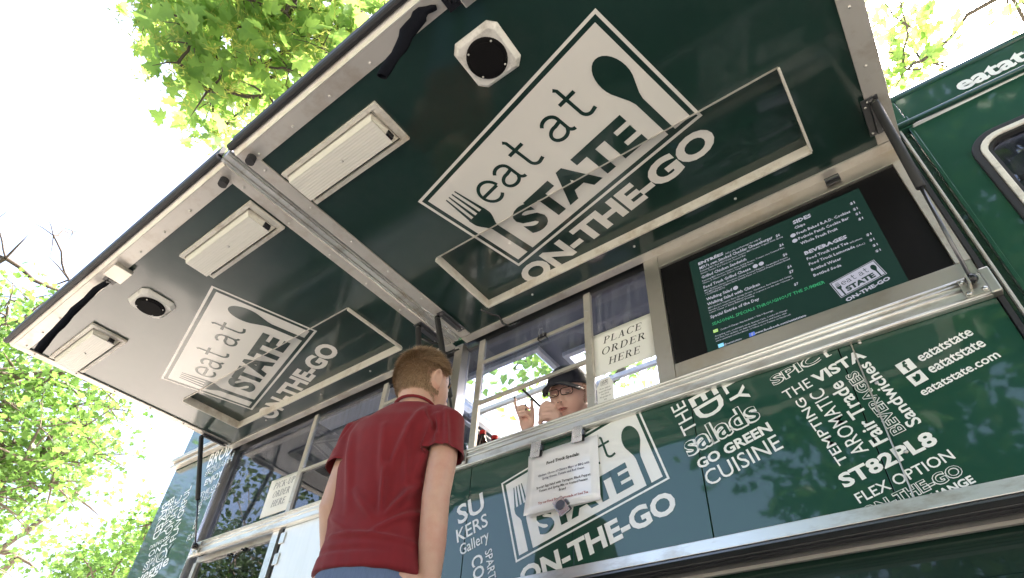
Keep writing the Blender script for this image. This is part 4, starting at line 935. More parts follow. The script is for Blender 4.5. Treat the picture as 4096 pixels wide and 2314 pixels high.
# ================================================================= people
def remeshed(name, mb, m, parent, voxel, smooth_it=4, post=None, kind=None):
    me = mb.mesh(name); o = bpy.data.objects.new(name, me); C.objects.link(o)
    r = o.modifiers.new('r', 'REMESH'); r.mode = 'VOXEL'; r.voxel_size = voxel; r.use_smooth_shade = True
    s = o.modifiers.new('s', 'SMOOTH'); s.factor = .5; s.iterations = smooth_it
    dg = bpy.context.evaluated_depsgraph_get(); dg.update()
    m2 = bpy.data.meshes.new_from_object(o.evaluated_get(dg)); bpy.data.objects.remove(o)
    m2.name = name
    if post: post(m2)
    m2.materials.clear(); m2.materials.append(m)
    for p in m2.polygons: p.use_smooth = True
    q = bpy.data.objects.new(name, m2); C.objects.link(q)
    if parent: q.parent = parent; q.location = -worldloc(parent)
    return q
def limb(mb, pts, rad, n=14):
    """rounded tapered limb"""
    pts = [Vector(p) for p in pts]; P = []; Rr = []
    P.append(pts[0] - (pts[1] - pts[0]).normalized() * rad[0] * .8); Rr.append(rad[0] * .5)
    for i, p in enumerate(pts):
        P.append(p); Rr.append(rad[i])
        if i < len(pts) - 1: P.append(p.lerp(pts[i + 1], .5)); Rr.append((rad[i] + rad[i + 1]) / 2)
    P.append(pts[-1] + (pts[-1] - pts[-2]).normalized() * rad[-1] * .8); Rr.append(rad[-1] * .5)
    mb.tube(P, Rr, n)
def g2(x, z, cx, cz, sx, sz): return math.exp(-((x - cx) / sx) ** 2 - ((z - cz) / sz) ** 2)
def head_mesh(mb, fr, fem=False):
    """sculpted head; fr maps local (x right, y forward, z up) to the world"""
    n, m = 64, 48; vs = []
    for i in range(m + 1):
        a = math.pi * i / m
        for k in range(n):
            t = 2 * math.pi * k / n
            x, y, z = math.sin(a) * math.cos(t), math.sin(a) * math.sin(t), math.cos(a)
            w_ = .077 if not fem else .079; px = x * w_; py = y * (.098 if y < 0 else .090) ; pz = z * .118
            if z < 0:
                s = min(1, -z); px *= 1 - (.30 if not fem else .20) * s * s; py *= (1 - .12 * s) if y > 0 else (1 - .42 * s * s)
                if y > 0: py += .012 * s
            if z > 0: px *= 1 + .05 * math.sin(z * math.pi)
            if y > 0:
                f = min(1, y * 1.6)
                py = py * (1 - .10 * f * (1 - abs(z)))
                d = .024 * g2(px, pz, 0, -.036, .012, .016) + .013 * g2(px, pz, 0, -.012, .009, .022)
                d += .004 * (g2(px, pz, .014, -.042, .008, .008) + g2(px, pz, -.014, -.042, .008, .008))
                d -= .012 * (g2(px, pz, .030, -.002, .017, .012) + g2(px, pz, -.030, -.002, .017, .012))
                d += .005 * (g2(px, pz, .028, .020, .025, .009) + g2(px, pz, -.028, .020, .025, .009))
                d += .005 * g2(px, pz, 0, -.066, .022, .006) + .005 * g2(px, pz, 0, -.078, .018, .006) - .003 * g2(px, pz, 0, -.072, .024, .003) - .003 * g2(px, pz, 0, -.087, .02, .005)
                d += .009 * g2(px, pz, 0, -.103, .022, .013)
                d += (.006 if fem else .004) * (g2(px, pz, .043, -.038, .02, .024) + g2(px, pz, -.043, -.038, .02, .024))
                py += d * f
            vs.append(fr(px, py, pz))
    fs = []
    for i in range(m):
        for k in range(n): fs.append((i * n + k, i * n + (k + 1) % n, (i + 1) * n + (k + 1) % n, (i + 1) * n + k))
    fs.append(tuple(range(n))); fs.append(tuple(m * n + k for k in range(n)))
    mb.add(vs, fs)
    for s in (-1, 1):   # ears: rim and bowl
        P = []
        for t in range(0, 300, 20):
            a = R_(t - 60); P.append(fr(s * (.078 + .010 * max(0, math.cos(R_(t - 150)))), -.006 - .015 * math.cos(a) * -1 - .004, -.010 + .029 * math.sin(a)))
        mb.tube(P, .0052, 8)
        mb.loft([(fr(s * .072, -.008, -.010), fr(0, 1, 0) - fr(0, 0, 0), fr(0, 0, 1) - fr(0, 0, 0), .013, .024, 2), (fr(s * .081, -.012, -.008), fr(0, 1, 0) - fr(0, 0, 0), fr(0, 0, 1) - fr(0, 0, 0), .012, .024, 2)], 12)
        mb.ball(fr(s * .077, -.001, -.036), .0075)
def frame(origin, yaw, pitch=0, roll=0, sc_=1):
    """local x right, y forward; yaw 0 faces +Y, positive turns left"""
    M_ = Matrix.Rotation(yaw, 3, 'Z') @ Matrix.Rotation(pitch, 3, 'X') @ Matrix.Rotation(roll, 3, 'Y'); o = Vector(origin)
    return lambda x, y, z: o + M_ @ Vector((x * sc_, y * sc_, z * sc_))

# ---- customer, seen from behind
CY = R_(20)
man = thing('person', 'person in a crimson T-shirt with short light brown hair facing the order window', 'person', (-1.415, -.545, 0.02))
B = frame((-1.415, -.545, 0), CY)
HF = frame((-1.370, -.505, 1.640), R_(-6), R_(6), R_(2), 1.13)
body = MB()
xa, ya = B(1, 0, 0) - B(0, 0, 0), B(0, 1, 0) - B(0, 0, 0)
body.loft([(B(0, 0, .90), xa, ya, .13, .085, 2.2), (B(0, 0, .98), xa, ya, .130, .085, 2.3), (B(0, 0, 1.10), xa, ya, .118, .08, 2.3), (B(0, .0, 1.25), xa, ya, .12, .085, 2.3), (B(.01, 0, 1.38), xa, ya, .14, .088, 2.4),
           (B(.015, -.005, 1.43), xa, ya, .13, .08, 2.2), (B(.025, -.005, 1.48), xa, ya, .09, .065, 2), (B(.03, .0, 1.51), xa, ya, .065, .06, 2)])
limb(body, [B(.045, -.004, 1.45), B(.056, .000, 1.52), HF(0, -.03, -.04)], [.066, .063, .062], 18)
head_mesh(body, HF)
aR = [B(.186, -.01, 1.435), B(.198, -.03, 1.30), B(.200, -.045, 1.15), B(.198, -.02, 1.02), B(.190, .015, .90)]
aL = [B(-.135, -.01, 1.430), B(-.148, -.02, 1.30), B(-.156, -.035, 1.15), B(-.152, .03, 1.02), B(-.130, .10, .93)]
for a_ in (aR, aL): limb(body, a_, [.044, .047, .043, .041, .030])
def hand(mb, wrist, d, palm_n, sgn, curl=.5, sc_=1):
    """palm with four fingers and a thumb; d finger direction, palm_n palm normal"""
    d = Vector(d).normalized(); pn = Vector(palm_n).normalized(); s = d.cross(pn).normalized() * sgn; w_ = Vector(wrist)
    mb.loft([(w_, s, pn, .026 * sc_, .018 * sc_, 2.4), (w_ + d * .04 * sc_, s, pn, .040 * sc_, .015 * sc_, 2.6), (w_ + d * .09 * sc_, s, pn, .041 * sc_, .013 * sc_, 2.8)], 14)
    for i, L in enumerate((.070, .078, .073, .058)):
        b = w_ + d * .085 * sc_ + s * (.0295 - i * .0197) * sc_; P = [b]; dd = d.copy()
        for kk in range(3):
            dd = (dd * math.cos(curl * .8) + pn * math.sin(curl * .8)).normalized(); P.append(P[-1] + dd * L * sc_ * (.44, .32, .24)[kk])
        limb(mb, P, [.0088 * sc_, .0082 * sc_, .0075 * sc_, .0066 * sc_], 8)
    b = w_ + d * .02 * sc_ + s * .026 * sc_
    limb(mb, [b, b + (s * .026 + d * .028 + pn * .012) * sc_, b + (s * .034 + d * .055 + pn * .02) * sc_, b + (s * .034 + d * .078 + pn * .026) * sc_], [.013 * sc_, .0105 * sc_, .0092 * sc_, .0075 * sc_], 8)
dn = Vector((0, 0, -1))
hand(body, aR[-1], dn + ya * .25, -xa * 1.0 + ya * .2, 1, .5); hand(body, aL[-1], dn + ya * .35, xa, 1, .5)
for s in (-1, 1):
    limb(body, [B(s * .09, 0, .92), B(s * .10, .01, .50), B(s * .11, -.01, .12)], [.085, .058, .042])
    body.loft([(B(s * .115, -.06, .075), xa, Vector((0, 0, 1)), .035, .04, 2.3), (B(s * .12, .04, .07), xa, Vector((0, 0, 1)), .042, .042, 2.3), (B(s * .13, .17, .055), xa, Vector((0, 0, 1)), .04, .025, 2.3)], 14)
mb_ = remeshed('body', body, G['skin'], man, .0055, 3)
# T-shirt
sh = MB()
sh.loft([(B(0, 0, .925), xa, ya, .170, .128, 2.3), (B(0, 0, .99), xa, ya, .162, .122, 2.3), (B(0, 0, 1.06), xa, ya, .152, .115, 2.3), (B(0, 0, 1.18), xa, ya, .154, .116, 2.4), (B(0, 0, 1.30), xa, ya, .166, .122, 2.5),
         (B(.014, -.002, 1.38), xa, ya, .178, .122, 2.5), (B(.022, -.006, 1.435), xa, ya, .178, .106, 2.4), (B(.034, -.006, 1.470), xa, ya, .152, .088, 2.1), (B(.048, -.006, 1.496), xa, ya, .108, .078, 2), (B(.054, -.004, 1.510), xa, ya, .080, .073, 2)], 36)
for a_, s in ((aR, 1), (aL, -1)):
    sh.tube([a_[0] + (a_[0] - a_[1]) * .25 - xa * s * .05, a_[0], a_[0].lerp(a_[1], .6), a_[1] + (a_[2] - a_[1]) * -.05, a_[1] + (a_[2] - a_[1]) * (.02 if s > 0 else .10)], [.050, .064, .066, .069, .072], 20)
shinv = Matrix.Rotation(-CY, 3, 'Z'); so_ = Vector((-1.415, -.545, 0))
FOLDS = [  # back folds in local (x, z): from, to, width, height
    ((.13, 1.46), (.06, 1.22), .020, .009), ((.17, 1.43), (.13, 1.20), .017, .010), ((-.12, 1.40), (-.05, 1.10), .022, .007), ((.02, 1.38), (.05, 1.14), .020, .007),
    ((.05, 1.24), (.06, 1.08), .014, .011), ((.15, 1.20), (.07, 1.07), .016, .011), ((-.04, 1.16), (.05, 1.06), .018, .007), ((-.10, 1.03), (.15, 1.010), .012, .006),
    ((-.15, .985), (.10, .975), .012, -.004), ((.10, 1.34), (.12, 1.12), .016, .007), ((-.16, 1.30), (-.14, 1.05), .02, .006), ((.17, 1.12), (.05, 1.03), .014, .008), ((-.13, 1.10), (-.02, 1.03), .016, .006),
    ((.20, 1.46), (.24, 1.28), .012, .007), ((.18, 1.44), (.20, 1.30), .010, .006), ((-.20, 1.44), (-.22, 1.30), .012, .006), ((.14, 1.47), (.19, 1.36), .012, -.008), ((-.14, 1.47), (-.19, 1.36), .012, -.007)]
def shirt_post(me):
    me.update()
    for v, nrm in zip(me.vertices, [x.vector.copy() for x in me.vertex_normals]):
        p = shinv @ (v.co - so_); d = 0
        for (x0, z0), (x1, z1), w_, h_ in FOLDS:
            ax, az = x1 - x0, z1 - z0; L2 = ax * ax + az * az; t = max(0, min(1, ((p.x - x0) * ax + (p.z - z0) * az) / L2))
            dist = math.hypot(p.x - x0 - ax * t, p.z - z0 - az * t); d += h_ * (math.exp(-(dist / (w_ * .7)) ** 2) - .35 * math.exp(-(dist / (w_ * 1.6)) ** 2)) * (math.sin(math.pi * (.1 + .8 * t)))
        side = 1 if p.y < .02 else .35
        q = Vector((p.x * 9 + p.z * 2, p.y * 9, p.z * 3.2 - p.x * 3)); d = 2.4 * d * side + .007 * noise.noise(q) + .0022 * noise.noise(Vector((p.x * 24, p.y * 24, p.z * 10 + p.x * 10)))
        v.co += nrm * d
    # open the hem and the cuffs: delete the caps
    bm = bmesh.new(); bm.from_mesh(me)
    kill = []
    for f in bm.faces:
        c = shinv @ (f.calc_center_median() - so_)
        if c.z < .921: kill.append(f); continue
        w_ = f.calc_center_median()
        for a_, ke in ((aR, .02), (aL, .10)):
            ax = (a_[2] - a_[1]).normalized(); E_ = a_[1] + (a_[2] - a_[1]) * ke; r_ = w_ - E_
            if r_.dot(ax) > -.010 and (r_ - ax * r_.dot(ax)).length < .085 and r_.length < .12 and f.normal.dot(ax) > .45: kill.append(f); break
    bmesh.ops.delete(bm, geom=kill, context='FACES')
    for v in bm.verts:
        if not v.is_boundary: continue
        if (shinv @ (v.co - so_)).z < .95: v.co.z = .922; continue
        for a_, ke in ((aR, .02), (aL, .10)):
            ax = (a_[2] - a_[1]).normalized(); E_ = a_[1] + (a_[2] - a_[1]) * ke; r_ = v.co - E_
            if r_.length < .13: v.co -= ax * (r_.dot(ax) + .004)
    bm.to_mesh(me); bm.free()
st = remeshed('t_shirt', sh, G['shirt'], man, .0062, 9, shirt_post)
mb = MB(); ring = [B(.055, -.004, 1.506) + xa * .0735 * math.cos(t * .2618) + ya * .070 * math.sin(t * .2618) + Vector((0, 0, .006 - .014 * math.sin(t * .2618))) for t in range(25)]
mb.tube(ring, .0042, 8, cap=False, flat=1.6); obj('collar', mb, G['shirt'], man, smooth=True)
# jeans
jn = MB()
jn.loft([(B(0, 0, .84), xa, ya, .155, .12, 2.3), (B(0, 0, .92), xa, ya, .156, .118, 2.3), (B(0, 0, .965), xa, ya, .150, .112, 2.3)], 30)
for s in (-1, 1): jn.tube([B(s * .085, 0, .90), B(s * .10, .01, .52), B(s * .112, -.005, .10)], [.098, .078, .070], 18)
V = MB(); rh = random.Random(4)     # fine hair on the forearms
for a_ in (aR, aL):
    for _ in range(500):
        j = rh.choice((1, 2, 3)); t = rh.random(); p = a_[j].lerp(a_[j + 1], t); ax = (a_[j + 1] - a_[j]).normalized()
        n_ = ax.cross(Vector((rh.gauss(0, 1), rh.gauss(0, 1), rh.gauss(0, 1)))).normalized(); r_ = (.046, .042, .040)[j - 1] * .98
        q = p + n_ * r_; e = q + n_ * .006 + ax * .011; s_ = ax.cross(n_) * .00022; b = len(V.v); V.v += [q - s_, q + s_, e]; V.f.append((b, b + 1, b + 2))
me = bpy.data.meshes.new('arm_hair'); me.from_pydata([tuple(v) for v in V.v], [], V.f); ah = obj('arm_hair', me, G['hair_light'], man)
remeshed('jeans', jn, G['jeans'], man, .012, 3)
for s in (-1, 1):
    mb = MB(); mb.loft([(B(s * .115, -.085, .065), xa, Vector((0, 0, 1)), .036, .044, 2.4), (B(s * .12, .03, .070), xa, Vector((0, 0, 1)), .048, .050, 2.4), (B(s * .13, .15, .055), xa, Vector((0, 0, 1)), .048, .034, 2.4), (B(s * .135, .205, .048), xa, Vector((0, 0, 1)), .030, .024, 2.4)], 16)
    obj('shoe', mb, G['navy'], man, smooth=True)
# short hair: thousands of small blades on the scalp
def hair(parent, fr, mat_, n, keep, Lr, wdt, seed, lift=.55):
    rnd = random.Random(seed); mb = MB(); V = mb.v; Fc = mb.f; o0 = fr(0, 0, 0)
    cnt = 0
    while cnt < n:
        z = rnd.uniform(-.75, 1); t = rnd.uniform(0, 2 * math.pi); r = math.sqrt(1 - z * z); x, y = r * math.cos(t), r * math.sin(t)
        k_ = keep(x, y, z)
        if k_ <= 0 or rnd.random() > k_: continue
        px = x * .0775; py = y * (.098 if y < 0 else .086); pz = z * .118
        if z < 0: s = -z; px *= 1 - .30 * s * s; py *= (1 - .42 * s * s) if y < 0 else 1
        if z > 0: px *= 1 + .05 * math.sin(z * math.pi)
        p = fr(px * 1.005, py * 1.005, pz * 1.005); nr = (fr(x, y, z) - o0).normalized()
        flow = (fr(rnd.uniform(-.3, .3), .75 * (z > .35) - .1, -.9 * (z < .75) + .1) - o0)
        flow = (flow - nr * flow.dot(nr)).normalized()
        L = Lr(x, y, z) * rnd.uniform(.7, 1.25); d = (flow * (1 - lift) + nr * lift + Vector((rnd.gauss(0, .12), rnd.gauss(0, .12), rnd.gauss(0, .12)))).normalized()
        side = d.cross(nr).normalized() * wdt if rnd.random() < .5 else d.cross(flow + Vector((.1, .2, .3))).normalized() * wdt
        b = len(V); q = p + d * L * .55; e = p + d * L * .85 + flow * L * .30
        V += [p - side, p + side, q + side * .8, q - side * .8, e]; Fc += [(b, b + 1, b + 2, b + 3), (b + 3, b + 2, b + 4)]; cnt += 1
    me = bpy.data.meshes.new('hair'); me.from_pydata([tuple(v) for v in V], [], Fc); me.materials.append(mat_)
    o = bpy.data.objects.new('hair', me); C.objects.link(o); o.parent = parent; o.location = -worldloc(parent); return o
def scalp(x, y, z):
    if abs(x) > .93 and -.40 < z < .12 and y > -.32: return 0
    if y > .55 and z < .62: return 0
    if y > .1 and z < .05 + .6 * max(0, y - .1): return 0 if not (abs(x) > .8 and z > -.18 and y < .40) else .5
    if z < -.66: return 0
    if z < -.45: return .25
    return 1
mb = MB()   # dense under-cap so that no skin shows between the blades
n, m = 40, 30; vs = []; ok = []
for i in range(m + 1):
    a = math.pi * i / m
    for k_ in range(n):
        t = 2 * math.pi * k_ / n; x, y, z = math.sin(a) * math.cos(t), math.sin(a) * math.sin(t), math.cos(a)
        px = x * .0782; py = y * (.099 if y < 0 else .0868); pz = z * .1188
        if z < 0: s = -z; px *= 1 - .30 * s * s; py *= (1 - .42 * s * s) if y < 0 else 1
        if z > 0: px *= 1 + .05 * math.sin(z * math.pi)
        vs.append(HF(px, py, pz)); ok.append(scalp(x, y, z) > .9)
mb.add(vs, [f for i in range(m) for k_ in range(n) for f in [(i * n + k_, i * n + (k_ + 1) % n, (i + 1) * n + (k_ + 1) % n, (i + 1) * n + k_)] if all(ok[q] for q in f)])
obj('hair_cap', mb, G['hair'], man, smooth=True)
hair(man, HF, G['hair'], 9000, scalp, lambda x, y, z: .011 + .019 * max(0, min(1, (z + .1) * 1.2)), .0008, 3)
hair(man, HF, G['hair_dark'], 5000, scalp, lambda x, y, z: .010 + .016 * max(0, min(1, (z + .1) * 1.2)), .0008, 8)
hair(man, HF, G['hair_light'], 4000, scalp, lambda x, y, z: .012 + .022 * max(0, min(1, (z + .1) * 1.2)), .0007, 9)
for s in (-1, 1):
    mb = MB(); mb.tube([HF(s * .046, .078, .018), HF(s * .030, .089, .024), HF(s * .016, .092, .020)], [.002, .0035, .002], 6); obj('eyebrow', mb, G['hair'], man)
for s in (-1, 1):
    mb = MB(); mb.ball(HF(s * .030, .070, -.001), .0115, 12, 9); e_ = obj('eye', mb, G['eye'], man, smooth=True)
    mb = MB(); mb.ball(HF(s * .030, .0785, -.001), .0045, 8, 6); obj('iris', mb, G['iris'], e_, smooth=True)

# ---- server leaning at the open window
wom = thing('person', 'person in a navy cap and glasses leaning at the window with a pen', 'person', (-1.12, .42, .95))
W0 = frame((-1.10, .33, 0), R_(178))
WH = frame((-1.160, .165, 1.922), R_(186), R_(-25), R_(-3), 1.05)
wb = MB(); xa, ya = W0(1, 0, 0) - W0(0, 0, 0), W0(0, 1, 0) - W0(0, 0, 0)
wb.loft([(W0(0, -.42, 1.45), xa, ya, .17, .13, 2.2), (W0(0, -.30, 1.58), xa, ya, .18, .13, 2.2), (W0(0, -.16, 1.70), xa, ya, .19, .12, 2.2), (W0(0, -.04, 1.755), xa, ya, .13, .09, 2), (W0(.02, .06, 1.80), xa, ya, .07, .065, 2)])
limb(wb, [W0(0, .0, 1.75), W0(.03, .08, 1.83), WH(0, -.02, -.05)], [.07, .064, .060], 18)
head_mesh(wb, WH, True)
wb.ball(WH(0, .035, -.105), .040, 14, 10, (1.1, 1, .7))
# right arm of the server rises on the left of the picture, left hand holds the pen
h1 = Vector((-1.335, .105, 1.755)); h2 = Vector((-1.190, .085, 1.765))
limb(wb, [W0(.19, -.14, 1.68), Vector((-1.36, .30, 1.60)), h1 + Vector((.0, .02, -.03))], [.052, .042, .029])
limb(wb, [W0(-.19, -.14, 1.68), Vector((-1.02, .22, 1.63)), h2 + Vector((.04, .01, -.03))], [.052, .042, .029])
HS = 1.14
# raised hand: index and thumb up, three fingers folded over
wb.loft([(h1, Vector((1, .1, 0)), Vector((0, 1, 0)), .026, .018, 2.3), (h1 + Vector((-.004, 0, .035)) * HS, Vector((1, .1, 0)), Vector((0, 1, 0)), .036, .017, 2.4), (h1 + Vector((-.012, 0, .078)) * HS, Vector((1, .1, 0)), Vector((0, 1, 0)), .036, .014, 2.6)], 14)
limb(wb, [h1 + Vector((-.040, .0, .078)) * HS, h1 + Vector((-.052, -.006, .112)) * HS, h1 + Vector((-.060, -.010, .142)) * HS, h1 + Vector((-.062, -.008, .172)) * HS], [.0088, .0082, .0074, .0062], 8)
limb(wb, [h1 + Vector((.022, -.004, .030)) * HS, h1 + Vector((.030, -.012, .072)) * HS, h1 + Vector((.026, -.014, .102)) * HS, h1 + Vector((.024, -.012, .126)) * HS], [.013, .010, .0088, .0072], 8)
for i in range(3):
    zz = .094 - .0205 * i; b = h1 + Vector((-.036 + i * .004, -.006, zz)) * HS
    limb(wb, [b, b + HS * Vector((.010, -.026, .006)), b + HS * Vector((.040, -.030, .002)), b + HS * Vector((.046, -.012, -.004))], [.0095, .0098, .0088, .0078], 8)
# pen hand: a loose fist
wb.loft([(h2 + Vector((.035, .004, -.02)), Vector((.3, 0, 1)).normalized(), Vector((0, 1, 0)), .028, .020, 2.3), (h2 + Vector((0, 0, .012)), Vector((.3, 0, 1)).normalized(), Vector((0, 1, 0)), .038, .020, 2.4), (h2 + Vector((-.030, -.004, .028)), Vector((.3, 0, 1)).normalized(), Vector((0, 1, 0)), .036, .017, 2.6)], 14)
for i in range(4):
    b = h2 + Vector((-.022 - .003 * (i % 2), -.012, .058 - i * .021))
    limb(wb, [b + Vector((.028, .0, .0)), b + Vector((-.012, -.020, -.004)), b + Vector((-.032, -.006, -.012)), b + Vector((-.026, .012, -.014))], [.0100, .0100, .0090, .0080], 8)
limb(wb, [h2 + Vector((.01, -.012, .052)), h2 + Vector((-.016, -.030, .066)), h2 + Vector((-.040, -.026, .062))], [.0125, .0105, .0085], 8)
for s in (-1, 1): limb(wb, [W0(s * .09, -.46, 1.50), W0(s * .10, -.44, 1.22), W0(s * .10, -.46, .99)], [.09, .07, .05])
remeshed('body', wb, G['skin_f'], wom, .0042, 2)
for p_, q_ in ((h1 + HS * Vector((-.0625, -.014, .172)), 0), (h1 + HS * Vector((.024, -.019, .126)), 0), (h1 + HS * Vector((.013, -.036, .096)), 1), (h1 + HS * Vector((.014, -.036, .075)), 1)):
    mb = MB(); mb.ball(p_, .0052, 8, 6, (1, .6, 1.3)); obj('fingernail', mb, G['nail'], wom, smooth=True)
ws = MB()
ws.loft([(W0(0, -.46, 1.30), xa, ya, .20, .16, 2.2), (W0(0, -.40, 1.47), xa, ya, .20, .16, 2.2), (W0(0, -.30, 1.60), xa, ya, .205, .15, 2.2), (W0(0, -.16, 1.715), xa, ya, .205, .13, 2.2), (W0(0, -.04, 1.77), xa, ya, .14, .095, 2)], 24)
ws.tube([W0(.16, -.14, 1.69), Vector((-1.36, .30, 1.61)), Vector((-1.345, .16, 1.69))], [.07, .06, .05], 14); ws.tube([W0(-.16, -.14, 1.69), Vector((-1.02, .22, 1.64)), Vector((-1.10, .14, 1.72))], [.07, .058, .045], 14)
remeshed('shirt', ws, G['navy'], wom, .012, 3)
jn = MB(); jn.loft([(W0(0, -.46, 1.32), xa, ya, .17, .14, 2.2), (W0(0, -.46, 1.22), xa, ya, .18, .14, 2.2)], 20)
for s in (-1, 1): jn.tube([W0(s * .09, -.46, 1.28), W0(s * .10, -.46, .96)], [.095, .08], 14)
remeshed('trousers', jn, G['navy'], wom, .015, 2)
# cap, brim, hair, glasses, eyes, mouth
cp = MB(); n, m = 40, 16; vs = []
for i in range(m + 1):
    a = math.pi * .5 * i / m
    for k_ in range(n):
        t = 2 * math.pi * k_ / n; x, y, z = math.sin(a) * math.cos(t), math.sin(a) * math.sin(t), math.cos(a)
        vs.append(WH(x * .088, -.004 + y * (.108 if y < 0 else .098), .030 + z * .098 - (.028 if y < 0 else 0) * max(0, -y) * (i / m)))
cp.add(vs, [(i * n + k_, i * n + (k_ + 1) % n, (i + 1) * n + (k_ + 1) % n, (i + 1) * n + k_) for i in range(m) for k_ in range(n)])
o_ = obj('cap', cp, G['navy'], wom, smooth=True); o_.modifiers.new('t', 'SOLIDIFY').thickness = .003
mb = MB(); top = []; n = 18
for j in range(5):
    for i in range(n + 1):
        t = R_(20 + 140 * i / n); u = j / 4; rx = .084 + .004 * u; ex = .078 * u * math.sin(t) ** .7
        top.append(WH(math.cos(t) * rx, .008 + math.sin(t) * .086 + ex, .040 - .030 * (math.cos(t) ** 2) - .018 * u))
mb.add(top, [(j * (n + 1) + i, j * (n + 1) + i + 1, (j + 1) * (n + 1) + i + 1, (j + 1) * (n + 1) + i) for j in range(4) for i in range(n)])
o_ = obj('cap_brim', mb, G['navy'], wom, smooth=True); o_.modifiers.new('t', 'SOLIDIFY').thickness = .005
hair(wom, WH, G['hair2'], 1500, lambda x, y, z: 1 if (z < .35 and z > -.35 and y < .28 and abs(x) > .5) or (y < -.3 and z > -.55 and z < .3) else 0, lambda x, y, z: .018, .0007, 5, .2)
mb = MB()
for s in (-1, 1):
    P = [WH(s * .031 + a, .0965 - abs(s * .031 + a) * .12, -.003 + b) for a, b in rrect(-.026, .026, -.0145, .0145, .011, 4)]
    mb.tube(P + [P[0]], .0019, 6)
    mb.tube([WH(s * .057, .088, .006), WH(s * .075, .07, .008), WH(s * .080, .0, .002)], .0024, 6)
mb.tube([WH(-.006, .097, .0), WH(0, .100, .003), WH(.006, .097, .0)], .0018, 6)
gls = obj('glasses', mb, G['black'], wom)
SG = glass_mat('spectacle_glass', (.97, .97, .97), 1.4, .01, .6)
for s in (-1, 1):
    mb = MB(); mb.add([WH(s * .031 + a, .0960 - abs(s * .031 + a) * .12, -.003 + b) for a, b in rrect(-.026, .026, -.0145, .0145, .011, 4)], [tuple(range(20))]); obj('spectacle_lens', mb, SG, gls)
for s in (-1, 1):
    mb = MB(); mb.ball(WH(s * .030, .0695, -.004), .0115, 12, 9); e_ = obj('eye', mb, G['skin_f'], wom, smooth=True)
    mb = MB(); mb.tube([WH(s * .019, .0790, -.0075), WH(s * .030, .0828, -.0105), WH(s * .042, .0775, -.0070)], [.0010, .0024, .0010], 6); obj('eyelashes', mb, G['iris'], wom)
    mb = MB(); mb.tube([WH(s * .016, .091, .019), WH(s * .032, .0905, .024), WH(s * .046, .080, .019)], [.0012, .0022, .001], 6); obj('eyebrow', mb, G['hair2'], wom)
mb = MB(); mb.tube([WH(-.022, .083, -.072), WH(-.008, .0925, -.0685), WH(0, .0935, -.0700), WH(.008, .0925, -.0685), WH(.022, .083, -.072)], [.001, .0032, .0028, .0032, .001], 8, flat=.8)
mb.tube([WH(-.018, .0835, -.0740), WH(0, .0935, -.0775), WH(.018, .0835, -.0740)], [.001, .0042, .001], 8, flat=.8); obj('lips', mb, G['lip'], wom, smooth=True)
mb = MB(); mb.tube([WH(-.019, .087, -.0722), WH(0, .0955, -.0733), WH(.019, .087, -.0722)], [.0004, .0011, .0004], 6); obj('mouth_line', mb, G['iris'], wom)
for s in (-1, 1): mb = MB(); mb.ball(WH(s * .0075, .110, -.0475), .0028, 8, 6, (1.2, .8, .7)); obj('nostril', mb, G['iris'], wom)
for s in (-1, 1): mb = MB(); mb.ball(WH(s * .083, .0, -.043), .003, 8, 6); obj('earring', mb, G['chrome'], wom)
mb = MB(); p0, p1 = h2 + Vector((-.030, -.018, .035)), Vector((-1.345, .055, 1.962))
mb.tube([p0 - (p1 - p0) * .1, p0.lerp(p1, .9), p1], [.0052, .0052, .0034], 10)
pn = obj('pen', mb, G['black'], smooth=True); tag(pn, 'slim black pen held up by the server in the cap', 'pen'); recentre(pn, p0)
# ================================================================= trees
def maple_outline():
    h = [(0, 0), (.10, -.10), (.30, -.16), (.27, -.03), (.47, .0), (.60, .12), (.44, .20), (.52, .36), (.60, .52), (.44, .47), (.30, .42), (.24, .50), (.30, .68), (.20, .68), (.12, .80), (0, 1.02)]
    return [(a, b) for a, b in h] + [(-a, b) for a, b in reversed(h[1:-1])]
MO = maple_outline()
def leaf_mesh(name, bend, m):
    vs = [(0, .28, 0)] + [(x, y, bend * abs(x) ** 1.3 - .10 * (y - .3) ** 2 * (1 + bend)) for x, y in MO]; n = len(MO)
    me = bpy.data.meshes.new(name); me.from_pydata(vs, [], [(0, 1 + i, 1 + (i + 1) % n) for i in range(n)]); me.materials.append(m); return me
def rot_to(rnd, droop=.5):
    q = Matrix.Rotation(rnd.uniform(0, 6.28), 3, 'Z') @ Matrix.Rotation(rnd.gauss(0, droop), 3, 'X') @ Matrix.Rotation(rnd.gauss(0, droop), 3, 'Y'); return q
